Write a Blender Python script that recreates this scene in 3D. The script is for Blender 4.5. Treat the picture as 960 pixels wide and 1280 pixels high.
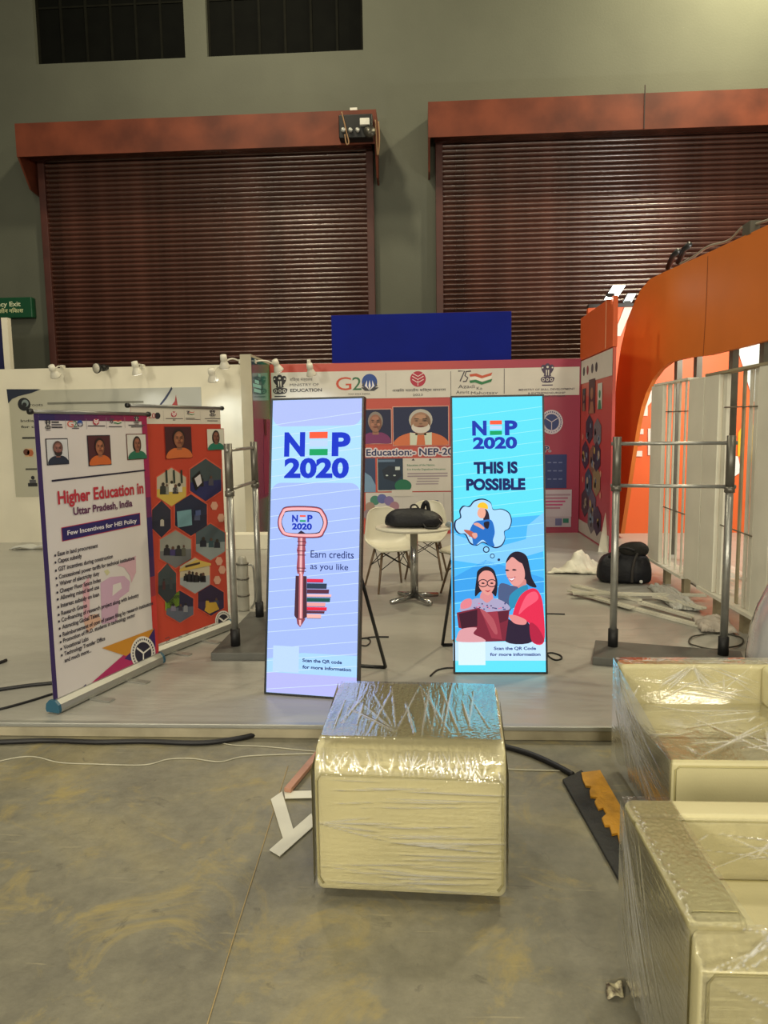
import bpy, bmesh, math, random
import numpy as np
from mathutils import Vector, Matrix

S = bpy.context.scene
COL = S.collection
for o in list(bpy.data.objects):
    bpy.data.objects.remove(o, do_unlink=True)

# ------------------------------------------------------------------ camera
F, CH = 900.0, 1.75
PIT, YAW, ROL = math.atan(102 / 900), math.radians(3.2), math.radians(.86)
fw = Vector((-math.sin(YAW) * math.cos(PIT), math.cos(YAW) * math.cos(PIT), -math.sin(PIT)))
r0 = Vector((math.cos(YAW), math.sin(YAW), 0))
u0 = r0.cross(fw)
RT = r0 * math.cos(ROL) - u0 * math.sin(ROL)
UP = RT.cross(fw)
CP = Vector((0, 0, CH))
cd = bpy.data.cameras.new('camera')
cam = bpy.data.objects.new('camera', cd)
COL.objects.link(cam)
cam.matrix_world = Matrix(((RT.x, UP.x, -fw.x, 0), (RT.y, UP.y, -fw.y, 0), (RT.z, UP.z, -fw.z, CH), (0, 0, 0, 1)))
cd.sensor_fit = 'VERTICAL'
cd.sensor_height = 36
cd.lens = F / 1280 * 36
cd.clip_start = .02
S.camera = cam

# ------------------------------------------------------------------ view, world, assumed lamps
S.view_settings.view_transform = 'Standard'
S.view_settings.look = 'None'
S.view_settings.gamma = 1
S.view_settings.exposure = 0.14
S.view_settings.use_curve_mapping = False
W = bpy.data.worlds.new('hall_ambient')
S.world = W
W.use_nodes = True
W.node_tree.nodes['Background'].inputs[0].default_value = (.84, .83, .74, 1)
W.node_tree.nodes['Background'].inputs[1].default_value = .10


def area(name, loc, aim, size, power, col):
    l = bpy.data.lights.new(name, 'AREA')
    l.shape = 'DISK'
    l.size = size
    l.energy = power
    l.color = col
    o = bpy.data.objects.new(name, l)
    COL.objects.link(o)
    o.location = loc
    o.rotation_euler = (Vector(aim) - Vector(loc)).to_track_quat('-Z', 'Y').to_euler()
    return o


WARM = (1.0, .89, .63)
for hx, hy, hz, pw in ((-5, -3.5, 9.5, 150), (1.5, -4, 9.5, 170), (-5.0, 4.4, 9.8, 170), (4.5, 2.6, 9.8, 140), (-2.8, 9.4, 10.8, 260), (5.6, 9.6, 10.8, 480)):
    area('assumed_hall_lamp', (hx, hy, hz), (hx * .9, hy + (2.6 if hy > 8 else .4), 0), .6, pw, WARM)  # assumed overhead lamps, out of view, placed to suit the light
for hx, pw in ((-4.8, 430), (.8, 215), (5.0, 165)):      # unseen fill lamps, added behind the viewer to brighten front faces
    area('added_front_fill', (hx, -5.5, 3.8), (hx * .5, 4, .8), 1.6, pw, (1.0, .92, .72))
area('assumed_wall_lamp', (5.9, 11.5, 10.5), (5.3, 13.0, 8.2), .4, 230, (1.0, .90, .50))  # assumed lamp out of view, for the bright patch on the wall
area('added_booth_fill', (4.6, 8.3, 3.4), (4.2, 11.4, 1.9), .6, 130, (1.0, .95, .86))  # unseen lamp added behind the arch to brighten the letter wall

# ------------------------------------------------------------------ pixel -> ray helpers


def ray(x, y): return fw + RT * ((x - 480) / F) - UP * ((y - 640) / F)
def oz(x, y, z): d = ray(x, y); return CP + d * ((z - CH) / d.z)
def oy(x, y, Y): d = ray(x, y); return CP + d * (Y / d.y)
def ox(x, y, X): d = ray(x, y); return CP + d * (X / d.x)
def zc(x0, y0, s): return lambda x, y: (x0 + x / s, y0 + y / s)


# ------------------------------------------------------------------ materials
def lin(c):
    if isinstance(c, str):
        c = tuple(int(c[i:i + 2], 16) / 255 for i in (0, 2, 4))
    return tuple((v / 12.92 if v <= .04045 else ((v + .055) / 1.055) ** 2.4) for v in c) + (1,)


MATS = {}


def nodes_of(m):
    m.use_nodes = True
    return m.node_tree, m.node_tree.nodes, m.node_tree.links, m.node_tree.nodes['Principled BSDF']


def pm(name, col, rough=.5, metal=0, var=.12, scale=6, bump=0, bscale=40, col2=None, stretch=(1, 1, 1), coat=0, spec=.5):
    if name in MATS:
        return MATS[name]
    m = bpy.data.materials.new(name)
    t, n, l, b = nodes_of(m)
    tc = n.new('ShaderNodeTexCoord')
    mp = n.new('ShaderNodeMapping')
    mp.inputs['Scale'].default_value = stretch
    l.new(tc.outputs['Object'], mp.inputs[0])
    nz = n.new('ShaderNodeTexNoise')
    nz.inputs['Scale'].default_value = scale
    nz.inputs['Detail'].default_value = 6
    l.new(mp.outputs[0], nz.inputs['Vector'])
    rp = n.new('ShaderNodeValToRGB')
    c = lin(col)
    c2 = lin(col2) if col2 else tuple(v * (1 - var) for v in c[:3]) + (1,)
    hi = c if col2 else tuple(min(1, v * (1 + var * .5)) for v in c[:3]) + (1,)
    rp.color_ramp.elements[0].color = c2
    rp.color_ramp.elements[1].color = hi
    rp.color_ramp.elements[0].position = .35
    rp.color_ramp.elements[1].position = .65
    l.new(nz.outputs['Fac'], rp.inputs[0])
    l.new(rp.outputs[0], b.inputs['Base Color'])
    b.inputs['Roughness'].default_value = rough
    b.inputs['Metallic'].default_value = metal
    b.inputs['Specular IOR Level'].default_value = spec
    b.inputs['Coat Weight'].default_value = coat
    if bump:
        nb = n.new('ShaderNodeTexNoise')
        nb.inputs['Scale'].default_value = bscale
        nb.inputs['Detail'].default_value = 5
        l.new(mp.outputs[0], nb.inputs['Vector'])
        bp = n.new('ShaderNodeBump')
        bp.inputs['Strength'].default_value = bump
        bp.inputs['Distance'].default_value = .02
        l.new(nb.outputs['Fac'], bp.inputs['Height'])
        l.new(bp.outputs[0], b.inputs['Normal'])
    MATS[name] = m
    return m


def ink(col):
    k = 'ink_' + (col if isinstance(col, str) else '%02x%02x%02x' % tuple(int(v * 255) for v in col))
    return pm(k, col, .55, var=.05, scale=3)


def led(col, st=1.0):
    k = 'screen_' + col
    if k in MATS:
        return MATS[k]
    m = bpy.data.materials.new(k)
    t, n, l, b = nodes_of(m)
    tc = n.new('ShaderNodeTexCoord')
    nz = n.new('ShaderNodeTexNoise')
    nz.inputs['Scale'].default_value = 220
    l.new(tc.outputs['Object'], nz.inputs['Vector'])
    mr = n.new('ShaderNodeMapRange')
    mr.inputs[3].default_value = st * .93
    mr.inputs[4].default_value = st * 1.07
    l.new(nz.outputs['Fac'], mr.inputs[0])
    b.inputs['Base Color'].default_value = (.01, .01, .01, 1)
    b.inputs['Roughness'].default_value = .6
    b.inputs['Specular IOR Level'].default_value = .06
    b.inputs['Emission Color'].default_value = lin(col)
    l.new(mr.outputs[0], b.inputs['Emission Strength'])
    MATS[k] = m
    return m


def glow(name, col, st):
    if name in MATS:
        return MATS[name]
    m = bpy.data.materials.new(name)
    t, n, l, b = nodes_of(m)
    b.inputs['Emission Color'].default_value = lin(col)
    b.inputs['Emission Strength'].default_value = st
    MATS[name] = m
    return m


def ramp_mat(name, stops, axis, lo, hi, rough=.5, spec=.5):
    """printed colour gradient along an object axis"""
    m = bpy.data.materials.new(name)
    t, n, l, b = nodes_of(m)
    tc = n.new('ShaderNodeTexCoord')
    sp = n.new('ShaderNodeSeparateXYZ')
    l.new(tc.outputs['Object'], sp.inputs[0])
    mr = n.new('ShaderNodeMapRange')
    mr.inputs[1].default_value = lo
    mr.inputs[2].default_value = hi
    l.new(sp.outputs[axis], mr.inputs[0])
    rp = n.new('ShaderNodeValToRGB')
    while len(rp.color_ramp.elements) < len(stops):
        rp.color_ramp.elements.new(.5)
    for e, (p, c) in zip(rp.color_ramp.elements, stops):
        e.position = p
        e.color = lin(c)
    l.new(mr.outputs[0], rp.inputs[0])
    l.new(rp.outputs[0], b.inputs['Base Color'])
    b.inputs['Roughness'].default_value = rough
    b.inputs['Specular IOR Level'].default_value = spec
    return m


def film_mat(name, stretch, rot=(0, 0, 0), amount=1.0, haze=.03, gain=3.4, fold=.7):
    m = bpy.data.materials.new(name)
    m.use_nodes = True
    n, l = m.node_tree.nodes, m.node_tree.links
    n.clear()
    out = n.new('ShaderNodeOutputMaterial')
    tc = n.new('ShaderNodeTexCoord')
    mp = n.new('ShaderNodeMapping')
    mp.inputs['Scale'].default_value = stretch
    mp.inputs['Rotation'].default_value = rot
    l.new(tc.outputs['Object'], mp.inputs[0])
    a = n.new('ShaderNodeTexNoise')
    a.inputs['Scale'].default_value = 9
    a.inputs['Detail'].default_value = 4
    a.inputs['Distortion'].default_value = .5
    l.new(mp.outputs[0], a.inputs['Vector'])
    c = n.new('ShaderNodeTexNoise')
    c.inputs['Scale'].default_value = 70
    c.inputs['Detail'].default_value = 2
    l.new(tc.outputs['Object'], c.inputs['Vector'])
    b1 = n.new('ShaderNodeBump')
    b1.inputs['Strength'].default_value = .13 * amount
    b1.inputs['Distance'].default_value = .02
    l.new(a.outputs['Fac'], b1.inputs['Height'])
    b2 = n.new('ShaderNodeBump')
    b2.inputs['Strength'].default_value = .05 * amount
    b2.inputs['Distance'].default_value = .006
    l.new(c.outputs['Fac'], b2.inputs['Height'])
    l.new(b1.outputs[0], b2.inputs['Normal'])
    fr = n.new('ShaderNodeFresnel')
    fr.inputs['IOR'].default_value = 1.55
    l.new(b2.outputs[0], fr.inputs['Normal'])
    mu = n.new('ShaderNodeMath')
    mu.operation = 'MULTIPLY_ADD'
    mu.use_clamp = True
    mu.inputs[1].default_value = gain
    mu.inputs[2].default_value = -.04 * gain + .03
    l.new(fr.outputs[0], mu.inputs[0])
    gl = n.new('ShaderNodeBsdfGlossy')
    gl.inputs['Roughness'].default_value = .07
    gl.inputs['Color'].default_value = (1, 1, 1, 1)
    l.new(b2.outputs[0], gl.inputs['Normal'])
    tr = n.new('ShaderNodeBsdfTransparent')
    df = n.new('ShaderNodeBsdfDiffuse')
    df.inputs['Color'].default_value = (.8, .8, .82, 1)
    m1 = n.new('ShaderNodeMixShader')
    m1.inputs[0].default_value = haze
    l.new(tr.outputs[0], m1.inputs[1])
    l.new(df.outputs[0], m1.inputs[2])
    m2 = n.new('ShaderNodeMixShader')
    l.new(mu.outputs[0], m2.inputs[0])
    l.new(m1.outputs[0], m2.inputs[1])
    l.new(gl.outputs[0], m2.inputs[2])
    # folds of the film: several layers, milky and rougher
    at = n.new('ShaderNodeAttribute')
    at.attribute_name = 'fold'
    g2 = n.new('ShaderNodeBsdfGlossy')
    g2.inputs['Roughness'].default_value = .32
    d2 = n.new('ShaderNodeBsdfDiffuse')
    d2.inputs['Color'].default_value = (.86, .87, .92, 1)
    m4 = n.new('ShaderNodeMixShader')
    m4.inputs[0].default_value = .55
    l.new(d2.outputs[0], m4.inputs[1])
    l.new(g2.outputs[0], m4.inputs[2])
    mf = n.new('ShaderNodeMath')
    mf.operation = 'MULTIPLY'
    mf.use_clamp = True
    mf.inputs[1].default_value = fold
    l.new(at.outputs['Fac'], mf.inputs[0])
    m3 = n.new('ShaderNodeMixShader')
    l.new(mf.outputs[0], m3.inputs[0])
    l.new(m2.outputs[0], m3.inputs[1])
    l.new(m4.outputs[0], m3.inputs[2])
    l.new(m3.outputs[0], out.inputs[0])
    return m


# ------------------------------------------------------------------ mesh builder
class MB:
    def __init__(s):
        s.v, s.f, s.m, s.sm = [], [], [], []
        s.mats = []

    def mi(s, mat):
        if mat not in s.mats:
            s.mats.append(mat)
        return s.mats.index(mat)

    def add(s, vs, fs, mat=None, smooth=False):
        k = len(s.v)
        i = s.mi(mat) if mat is not None else 0
        s.v += [tuple(p) for p in vs]
        for f in fs:
            s.f.append([k + j for j in f])
            s.m.append(i)
            s.sm.append(smooth)
        return s

    def box(s, a, b, mat=None, M=None):
        x0, y0, z0 = a
        x1, y1, z1 = b
        vs = [Vector(p) for p in ((x0, y0, z0), (x1, y0, z0), (x1, y1, z0), (x0, y1, z0), (x0, y0, z1), (x1, y0, z1), (x1, y1, z1), (x0, y1, z1))]
        if M is not None:
            vs = [M @ p for p in vs]
        return s.add(vs, [(3, 2, 1, 0), (4, 5, 6, 7), (0, 1, 5, 4), (1, 2, 6, 5), (2, 3, 7, 6), (3, 0, 4, 7)], mat)

    def tube(s, pts, r, n=8, mat=None, caps=True):
        pts = [Vector(p) for p in pts]
        rr = r if isinstance(r, (list, tuple)) else [r] * len(pts)
        d0 = (pts[1] - pts[0]).normalized()
        nx = d0.orthogonal().normalized()
        vs = []
        for i, p in enumerate(pts):
            d = (pts[min(i + 1, len(pts) - 1)] - pts[max(i - 1, 0)]).normalized()
            nx = (nx - d * nx.dot(d))
            nx = nx.normalized() if nx.length > 1e-6 else d.orthogonal().normalized()
            ny = d.cross(nx)
            for j in range(n):
                a = 2 * math.pi * j / n
                vs.append(p + (nx * math.cos(a) + ny * math.sin(a)) * rr[i])
        fs = [(i * n + j, i * n + (j + 1) % n, (i + 1) * n + (j + 1) % n, (i + 1) * n + j) for i in range(len(pts) - 1) for j in range(n)]
        if caps:
            fs += [tuple(range(n))[::-1], tuple((len(pts) - 1) * n + j for j in range(n))]
        return s.add(vs, fs, mat, True)

    def lathe(s, prof, M, n=20, mat=None):
        vs, fs = [], []
        for r, z in prof:
            for j in range(n):
                a = 2 * math.pi * j / n
                vs.append(M @ Vector((r * math.cos(a), r * math.sin(a), z)))
        for i in range(len(prof) - 1):
            for j in range(n):
                fs.append((i * n + j, i * n + (j + 1) % n, (i + 1) * n + (j + 1) % n, (i + 1) * n + j))
        fs += [tuple(range(n))[::-1], tuple((len(prof) - 1) * n + j for j in range(n))]
        return s.add(vs, fs, mat, True)

    def prism(s, pts, off, mat=None):
        """closed outline extruded along vector off"""
        n = len(pts)
        off = Vector(off)
        vs = [Vector(p) for p in pts] + [Vector(p) + off for p in pts]
        fs = [tuple(range(n)), tuple(range(2 * n - 1, n - 1, -1))] + [(j, n + j, n + (j + 1) % n, (j + 1) % n) for j in range(n)]
        return s.add(vs, fs, mat)

    def build(s, name, mat=None, parent=None, local=False, bevel=0, seg=2, sub=0):
        me = bpy.data.meshes.new(name)
        vs = s.v
        if parent is not None and not local:
            Mi = WM(parent).inverted()
            vs = [tuple(Mi @ Vector(p)) for p in vs]
        me.from_pydata(vs, [], s.f)
        ms = s.mats or ([mat] if mat else [])
        if mat and s.mats and not any(s.mats):
            ms = [mat]
        for m in ms:
            me.materials.append(m)
        if len(ms) > 1:
            me.polygons.foreach_set('material_index', s.m)
        me.polygons.foreach_set('use_smooth', s.sm)
        me.update()
        o = bpy.data.objects.new(name, me)
        COL.objects.link(o)
        if parent is not None:
            o.parent = parent
        if bevel:
            b = o.modifiers.new('bevel', 'BEVEL')
            b.width = bevel
            b.segments = seg
            b.limit_method = 'ANGLE'
            for p in me.polygons:
                p.use_smooth = True
            w = o.modifiers.new('wn', 'WEIGHTED_NORMAL')
            w.keep_sharp = True
        if sub:
            b = o.modifiers.new('sub', 'SUBSURF')
            b.levels = b.render_levels = sub
        return o


def WM(o):
    M = Matrix.LocRotScale(o.location, o.rotation_euler, o.scale)
    return WM(o.parent) @ M if o.parent else M


def tag(o, label=None, cat=None, group=None, kind=None):
    if label:
        o['label'] = label
    if cat:
        o['category'] = cat
    if group:
        o['group'] = group
    if kind:
        o['kind'] = kind
    return o


def thing(name, label, cat, loc=(0, 0, 0), rz=0, group=None):
    o = bpy.data.objects.new(name, None)
    COL.objects.link(o)
    o.location = loc
    o.rotation_euler = (0, 0, rz)
    o.empty_display_size = .1
    return tag(o, label, cat, group)


def copy_tree(o, parent=None):
    c = o.copy()
    COL.objects.link(c)
    c.parent = parent
    for ch in list(o.children):
        copy_tree(ch, c)
    return c


def smooth_line(pts, k=6):
    pts = [Vector(p) for p in pts]
    out = []
    n = len(pts)
    for i in range(n - 1):
        a, b, c, d = pts[max(i - 1, 0)], pts[i], pts[i + 1], pts[min(i + 2, n - 1)]
        for j in range(k):
            t = j / k
            out.append(.5 * ((2 * b) + (c - a) * t + (2 * a - 5 * b + 4 * c - d) * t * t + (3 * b - a - 3 * c + d) * t ** 3))
    return out + [pts[-1]]


def closed_curve(pts, k=5):
    n = len(pts)
    pts = [Vector((p[0], p[1], 0)) for p in pts]
    out = []
    for i in range(n):
        a, b, c, d = pts[i - 1], pts[i], pts[(i + 1) % n], pts[(i + 2) % n]
        for j in range(k):
            t = j / k
            q = .5 * ((2 * b) + (c - a) * t + (2 * a - 5 * b + 4 * c - d) * t * t + (3 * b - a - 3 * c + d) * t ** 3)
            out.append((q.x, q.y))
    return out


# ------------------------------------------------------------------ flat print helper
TXT = {}


def textgeo(st, bold=0.0, shear=0.0):
    k = (st, bold, shear)
    if k in TXT:
        return TXT[k]
    cu = bpy.data.curves.new('t', 'FONT')
    cu.body = st
    cu.offset = bold
    cu.shear = shear
    cu.resolution_u = 4
    ob = bpy.data.objects.new('t', cu)
    COL.objects.link(ob)
    dg = bpy.context.evaluated_depsgraph_get()
    me = ob.evaluated_get(dg).to_mesh()
    vs = [(v.co.x, v.co.y) for v in me.vertices]
    fs = [tuple(p.vertices) for p in me.polygons]
    ob.evaluated_get(dg).to_mesh_clear()
    bpy.data.objects.remove(ob)
    bpy.data.curves.remove(cu)
    TXT[k] = (vs, fs)
    return TXT[k]


class Sheet:
    def __init__(s, O, U, V, face=None):
        s.O, s.U = Vector(O), Vector(U).normalized()
        s.V = Vector(V).normalized()
        s.N = s.U.cross(s.V).normalized()
        s.ink = ink

    def uv(s, p):
        d = ray(*p)
        t = (s.O - CP).dot(s.N) / d.dot(s.N)
        q = CP + d * t - s.O
        return q.dot(s.U), q.dot(s.V)

    def P(s, u, v, k=0): return s.O + s.U * u + s.V * v + s.N * (k * .0015)

    def polyuv(s, b, pts, col, k=1):
        b.add([s.P(u, v, k) for u, v in pts], [tuple(range(len(pts)))], s.ink(col) if isinstance(col, (str, tuple)) else col)

    def poly(s, b, px, col, k=1, curve=False):
        s.polyuv(b, [s.uv(p) for p in (closed_curve(px) if curve else px)], col, k)

    def rect(s, b, x0, y0, x1, y1, col, k=1):
        """axis-aligned in the sheet, from two opposite pixel corners"""
        (a, d), (c, e) = s.uv((x0, y0)), s.uv((x1, y1))
        s.polyuv(b, [(a, e), (c, e), (c, d), (a, d)], col, k)

    def ell(s, b, cx, cy, rx, ry, col, k=1, n=24, a0=0, a1=2 * math.pi):
        """ellipse given in pixels about a pixel centre, made true in the sheet"""
        s.poly(b, [(cx + rx * math.cos(a0 + (a1 - a0) * i / n), cy - ry * math.sin(a0 + (a1 - a0) * i / n)) for i in range(n)], col, k)

    def disc(s, b, c, r, col, k=1, n=28):
        u, v = c
        s.polyuv(b, [(u + r * math.cos(2 * math.pi * i / n), v + r * math.sin(2 * math.pi * i / n)) for i in range(n)], col, k)

    def stroke(s, b, px, w, col, k=1, closed=False):
        """polyline of width w metres through pixel points"""
        p = [Vector(s.uv(q)) for q in px]
        s.strokeuv(b, p, w, col, k, closed)

    def strokeuv(s, b, p, w, col, k=1, closed=False):
        p = [Vector(q) for q in p]
        if closed:
            p = p + [p[0]]
        L, R = [], []
        for i, q in enumerate(p):
            if closed and i in (0, len(p) - 1):
                d = (p[1] - p[-2]).normalized()
            else:
                d = (p[min(i + 1, len(p) - 1)] - p[max(i - 1, 0)]).normalized()
            nn = Vector((-d.y, d.x)) * w / 2
            L.append(q + nn)
            R.append(q - nn)
        n = len(p)
        b.add([s.P(q.x, q.y, k) for q in L] + [s.P(q.x, q.y, k) for q in R], [(i, n + i, n + i + 1, i + 1) for i in range(n - 1)], s.ink(col) if isinstance(col, str) else col)

    def text(s, b, st, x0, yb, x1, yt, col, k=2, bold=0.0, fit=True, align='l', cap_m=None, sx_=1.0):
        """text with its baseline at yb and capitals up to yt; stretched between x0 and x1 when fit"""
        vs, fs = textgeo(st, bold)
        if not vs:
            return
        cap = .73
        xa, xb = min(v[0] for v in vs), max(v[0] for v in vs)
        (u0_, v0), (u1, v1) = s.uv((x0, yb)), s.uv((x1, yt))
        sy = (v1 - v0) / cap if cap_m is None else cap_m / cap
        if fit:
            sx = (u1 - u0_) / (xb - xa)
            f = lambda x, y: (u0_ + (x - xa) * sx, v0 + y * sy)
        else:
            sx = sy * sx_
            f = (lambda x, y: (u0_ + (x - xa) * sx, v0 + y * sy)) if align == 'l' else (lambda x, y: (u1 + (x - xb) * sx, v0 + y * sy))
        b.add([s.P(*f(x, y), k) for x, y in vs], fs, s.ink(col))


def portrait(sh, b, x0, y0, x1, y1, bg, skin, hair, cloth, border=None, beard=None, k=2, long_hair=False, wide=1.0, scarf=None, frame_w=.012):
    """printed head-and-shoulders picture in the pixel box"""
    (ua, va), (ub, vb) = sh.uv((x0, y1)), sh.uv((x1, y0))
    w, h = ub - ua, vb - va
    T = lambda x, y: (ua + x * w, va + y * h)
    E = lambda cx, cy, rx, ry, c, kk, a0=0, a1=2 * math.pi: sh.polyuv(b, [T(cx + rx * math.cos(a0 + (a1 - a0) * i / 20), cy + ry * math.sin(a0 + (a1 - a0) * i / 20)) for i in range(21 if a1 < 6 else 20)], c, kk)
    if border:
        sh.polyuv(b, [(ua - frame_w, va - frame_w), (ub + frame_w, va - frame_w), (ub + frame_w, vb + frame_w), (ua - frame_w, vb + frame_w)], border, k)
    sh.polyuv(b, [T(0, 0), T(1, 0), T(1, 1), T(0, 1)], bg, k + 1)
    if long_hair:
        E(.5, .58, .27 * wide, .34, hair, k + 2)
    sh.polyuv(b, [T(*q) for q in closed_curve([(.02, 0), (.08, .2), (.3, .32), (.5, .30), (.7, .32), (.92, .2), (.98, 0), (.5, .0)])], cloth, k + 2.6)
    if scarf:
        sh.polyuv(b, [T(.3, .0), T(.42, .0), T(.44, .3), T(.3, .33)], scarf, k + 3)
        sh.polyuv(b, [T(.58, .0), T(.7, .0), T(.7, .33), T(.56, .3)], scarf, k + 3)
    sh.polyuv(b, [T(.4, .26), T(.6, .26), T(.6, .45), T(.4, .45)], skin, k + 3)
    E(.5, .66, .24 * wide, .28, hair, k + 3.5)
    E(.5, .60, .205 * wide, .26, skin, k + 4)
    if beard:
        E(.5, .46, .19 * wide, .15, beard, k + 4.6)
        E(.5, .54, .15 * wide, .08, skin, k + 5)
    dk = '2a1d18'
    sk = tuple(int(skin[i:i + 2], 16) / 255 for i in (0, 2, 4))
    dark = tuple(v * .78 for v in sk)
    lite = tuple(min(1, v * 1.14) for v in sk)
    E(.5 + .11 * wide, .585, .085 * wide, .19, dark, k + 4.3)
    E(.5, .735, .11 * wide, .06, lite, k + 4.4)
    for sx in (-1, 1):
        E(.5 + sx * .10 * wide, .56, .05 * wide, .045, lite, k + 4.45)
    E(.5, .345, .1, .03, dark, k + 3.3)
    for sx in (-1, 1):
        E(.5 + sx * .085 * wide, .635, .03, .011, dk, k + 5.6)
        E(.5 + sx * .085 * wide, .685, .05, .010, dk, k + 5.6)
    E(.5, .555, .032, .02, dark, k + 5.6)
    E(.5, .485, .075 * wide, .018, '6e2f2a', k + 5.6)


def emblem(sh, b, x0, y0, x1, y1, col, k=2):
    """four-lion capital drawn from simple printed shapes"""
    (ua, va), (ub, vb) = sh.uv((x0, y1)), sh.uv((x1, y0))
    w, h = ub - ua, vb - va
    T = lambda x, y: (ua + x * w, va + y * h)
    E = lambda cx, cy, rx, ry, c_, kk: sh.polyuv(b, [T(cx + rx * math.cos(.349 * i), cy + ry * math.sin(.349 * i)) for i in range(18)], c_, kk)
    bg = 'd2cec8'
    sh.polyuv(b, [T(*q) for q in closed_curve([(.12, .86), (.05, .74), (.16, .6), (.26, .52), (.26, .42), (.74, .42), (.74, .52), (.84, .6), (.95, .74), (.88, .86), (.7, .8), (.5, .86), (.3, .8)])], col, k)
    E(.5, .86, .2, .135, col, k + .3)
    E(.19, .83, .16, .11, col, k + .3)
    E(.81, .83, .16, .11, col, k + .3)
    E(.5, .83, .09, .05, bg, k + .8)
    for x in (.42, .58):
        sh.polyuv(b, [T(x - .03, .45), T(x + .03, .45), T(x + .05, .7), T(x - .05, .7)], bg, k + .8)
    for x in (.14, .86):
        E(x, .80, .06, .035, bg, k + .8)
    sh.polyuv(b, [T(*q) for q in closed_curve([(.0, .27), (.06, .36), (.25, .40), (.75, .40), (1.0, .36), (1.0, .27), (.88, .16), (.6, .13), (.4, .13), (.12, .16)])], col, k)
    for x in (.2, .5, .8):
        E(x, .27, .11, .075, bg, k + .8)
        E(x, .27, .06, .042, col, k + 1.2)
    sh.polyuv(b, [T(.1, .0), T(.9, .0), T(.9, .05), T(.1, .05)], col, k)


def g20(sh, b, x0, y0, x1, y1, k=2):
    sh.text(b, 'G', x0, y1, x0 + (x1 - x0) * .36, y0 + (y1 - y0) * .12, 'c9503a', k, .0)
    sh.text(b, '2', x0 + (x1 - x0) * .39, y1, x0 + (x1 - x0) * .60, y0 + (y1 - y0) * .12, '2f6b4a', k, .0)
    cx, cy = x0 + (x1 - x0) * .80, y0 + (y1 - y0) * .48
    r = (x1 - x0) * .185
    sh.ell(b, cx, cy, r, r * 1.05, '2a4c9a', k)
    for a in (-.75, -.38, 0, .38, .75):
        dx = math.sin(a) * r
        sh.poly(b, [(cx, cy + r * 1.1), (cx + dx * 1.3 - r * .14, cy + r * .5), (cx + dx * .9, cy - r * .25 * math.cos(a)), (cx + dx * 1.3 + r * .16, cy + r * .5)], 'e7e4ea' if abs(a) < .6 else '4a4a56', k + 1 + abs(a))
    sh.poly(b, [(cx - r * 1.1, cy + r * .7), (cx + r * 1.2, cy + r * .7), (cx + r * .6, cy + r * 1.15), (cx - r * .6, cy + r * 1.15)], '3d3d48', k + .6)


def red_seal(sh, b, cx, cy, r, k=2):
    sh.ell(b, cx, cy, r, r, 'b23048', k)
    for i, t in enumerate((-.45, -.05, .35)):
        sh.stroke(b, [(cx - r * .72, cy + r * (t - .3)), (cx, cy + r * (t + .12)), (cx + r * .72, cy + r * (t - .3))], .012 if r > 6 else .006, 'ead9d6', k + 1)
    sh.stroke(b, [(cx, cy + r * .2), (cx, cy + r * .85)], .012 if r > 6 else .006, 'ead9d6', k + 1)


def azadi(sh, b, x0, y0, x1, y1, k=2, words=True):
    w, h = x1 - x0, y1 - y0
    lw = .02 if w > 30 else .008
    sh.stroke(b, [(x0, y0), (x0 + w * .16, y0), (x0 + w * .05, y0 + h * .45)], lw, '4a4550', k)
    sh.stroke(b, [(x0 + w * .32, y0), (x0 + w * .2, y0 + h * .02), (x0 + w * .17, y0 + h * .2), (x0 + w * .24, y0 + h * .3), (x0 + w * .2, y0 + h * .45), (x0 + w * .12, y0 + h * .46)], lw, '4a4550', k)
    for i, c in enumerate(('c8593f', 'efeae2', '2f7a4c')):
        yy = y0 + h * (.14 + .14 * i)
        sh.poly(b, [(x0 + w * .28, yy), (x0 + w * .45, yy - h * .04), (x0 + w * .6, yy + h * .06), (x0 + w * .85, yy - h * .08), (x0 + w * .82, yy + h * .05), (x0 + w * .58, yy + h * .18), (x0 + w * .42, yy + h * .08), (x0 + w * .3, yy + h * .11)], c, k + i * .4)
    if words:
        sh.text(b, 'Azadi', x0, y0 + h * .76, x0 + w * .42, y0 + h * .58, '3c3a44', k)
        sh.text(b, 'Ka', x0 + w * .46, y0 + h * .82, x0 + w * .6, y0 + h * .68, '3c3a44', k)
        sh.text(b, 'Amrit', x0 - w * .05, y0 + h, x0 + w * .28, y0 + h * .84, '3c3a44', k)
        sh.text(b, 'Mahotsav', x0 + w * .32, y0 + h * 1.03, x0 + w * .98, y0 + h * .87, '3c3a44', k)


def round_seal(sh, b, cx, cy, rx, ry, dark, light='e6e2dc', k=3):
    sh.ell(b, cx, cy, rx, ry, light, k, 32)
    sh.ell(b, cx, cy, rx * .66, ry * .66, dark, k + 1, 28)
    for a in (math.pi / 2 + math.pi, math.pi / 6, math.pi * 5 / 6):
        p = [(cx, cy), (cx + rx * .62 * math.cos(a), cy - ry * .62 * math.sin(a))]
        sh.stroke(b, p, .012 if rx > 12 else .014, light, k + 2)
    for i in range(22):
        a = math.pi * (-.2 + 1.4 * i / 21)
        x, y = cx + rx * .83 * math.cos(a), cy - ry * .83 * math.sin(a)
        sh.ell(b, x, y, rx * .055, ry * .07, dark, k + 1, 6)
    for i in range(7):
        a = math.pi * (-.75 + .5 * i / 6)
        sh.ell(b, cx + rx * .83 * math.cos(a), cy - ry * .83 * math.sin(a), rx * .04, ry * .05, dark, k + 1, 6)


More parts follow.
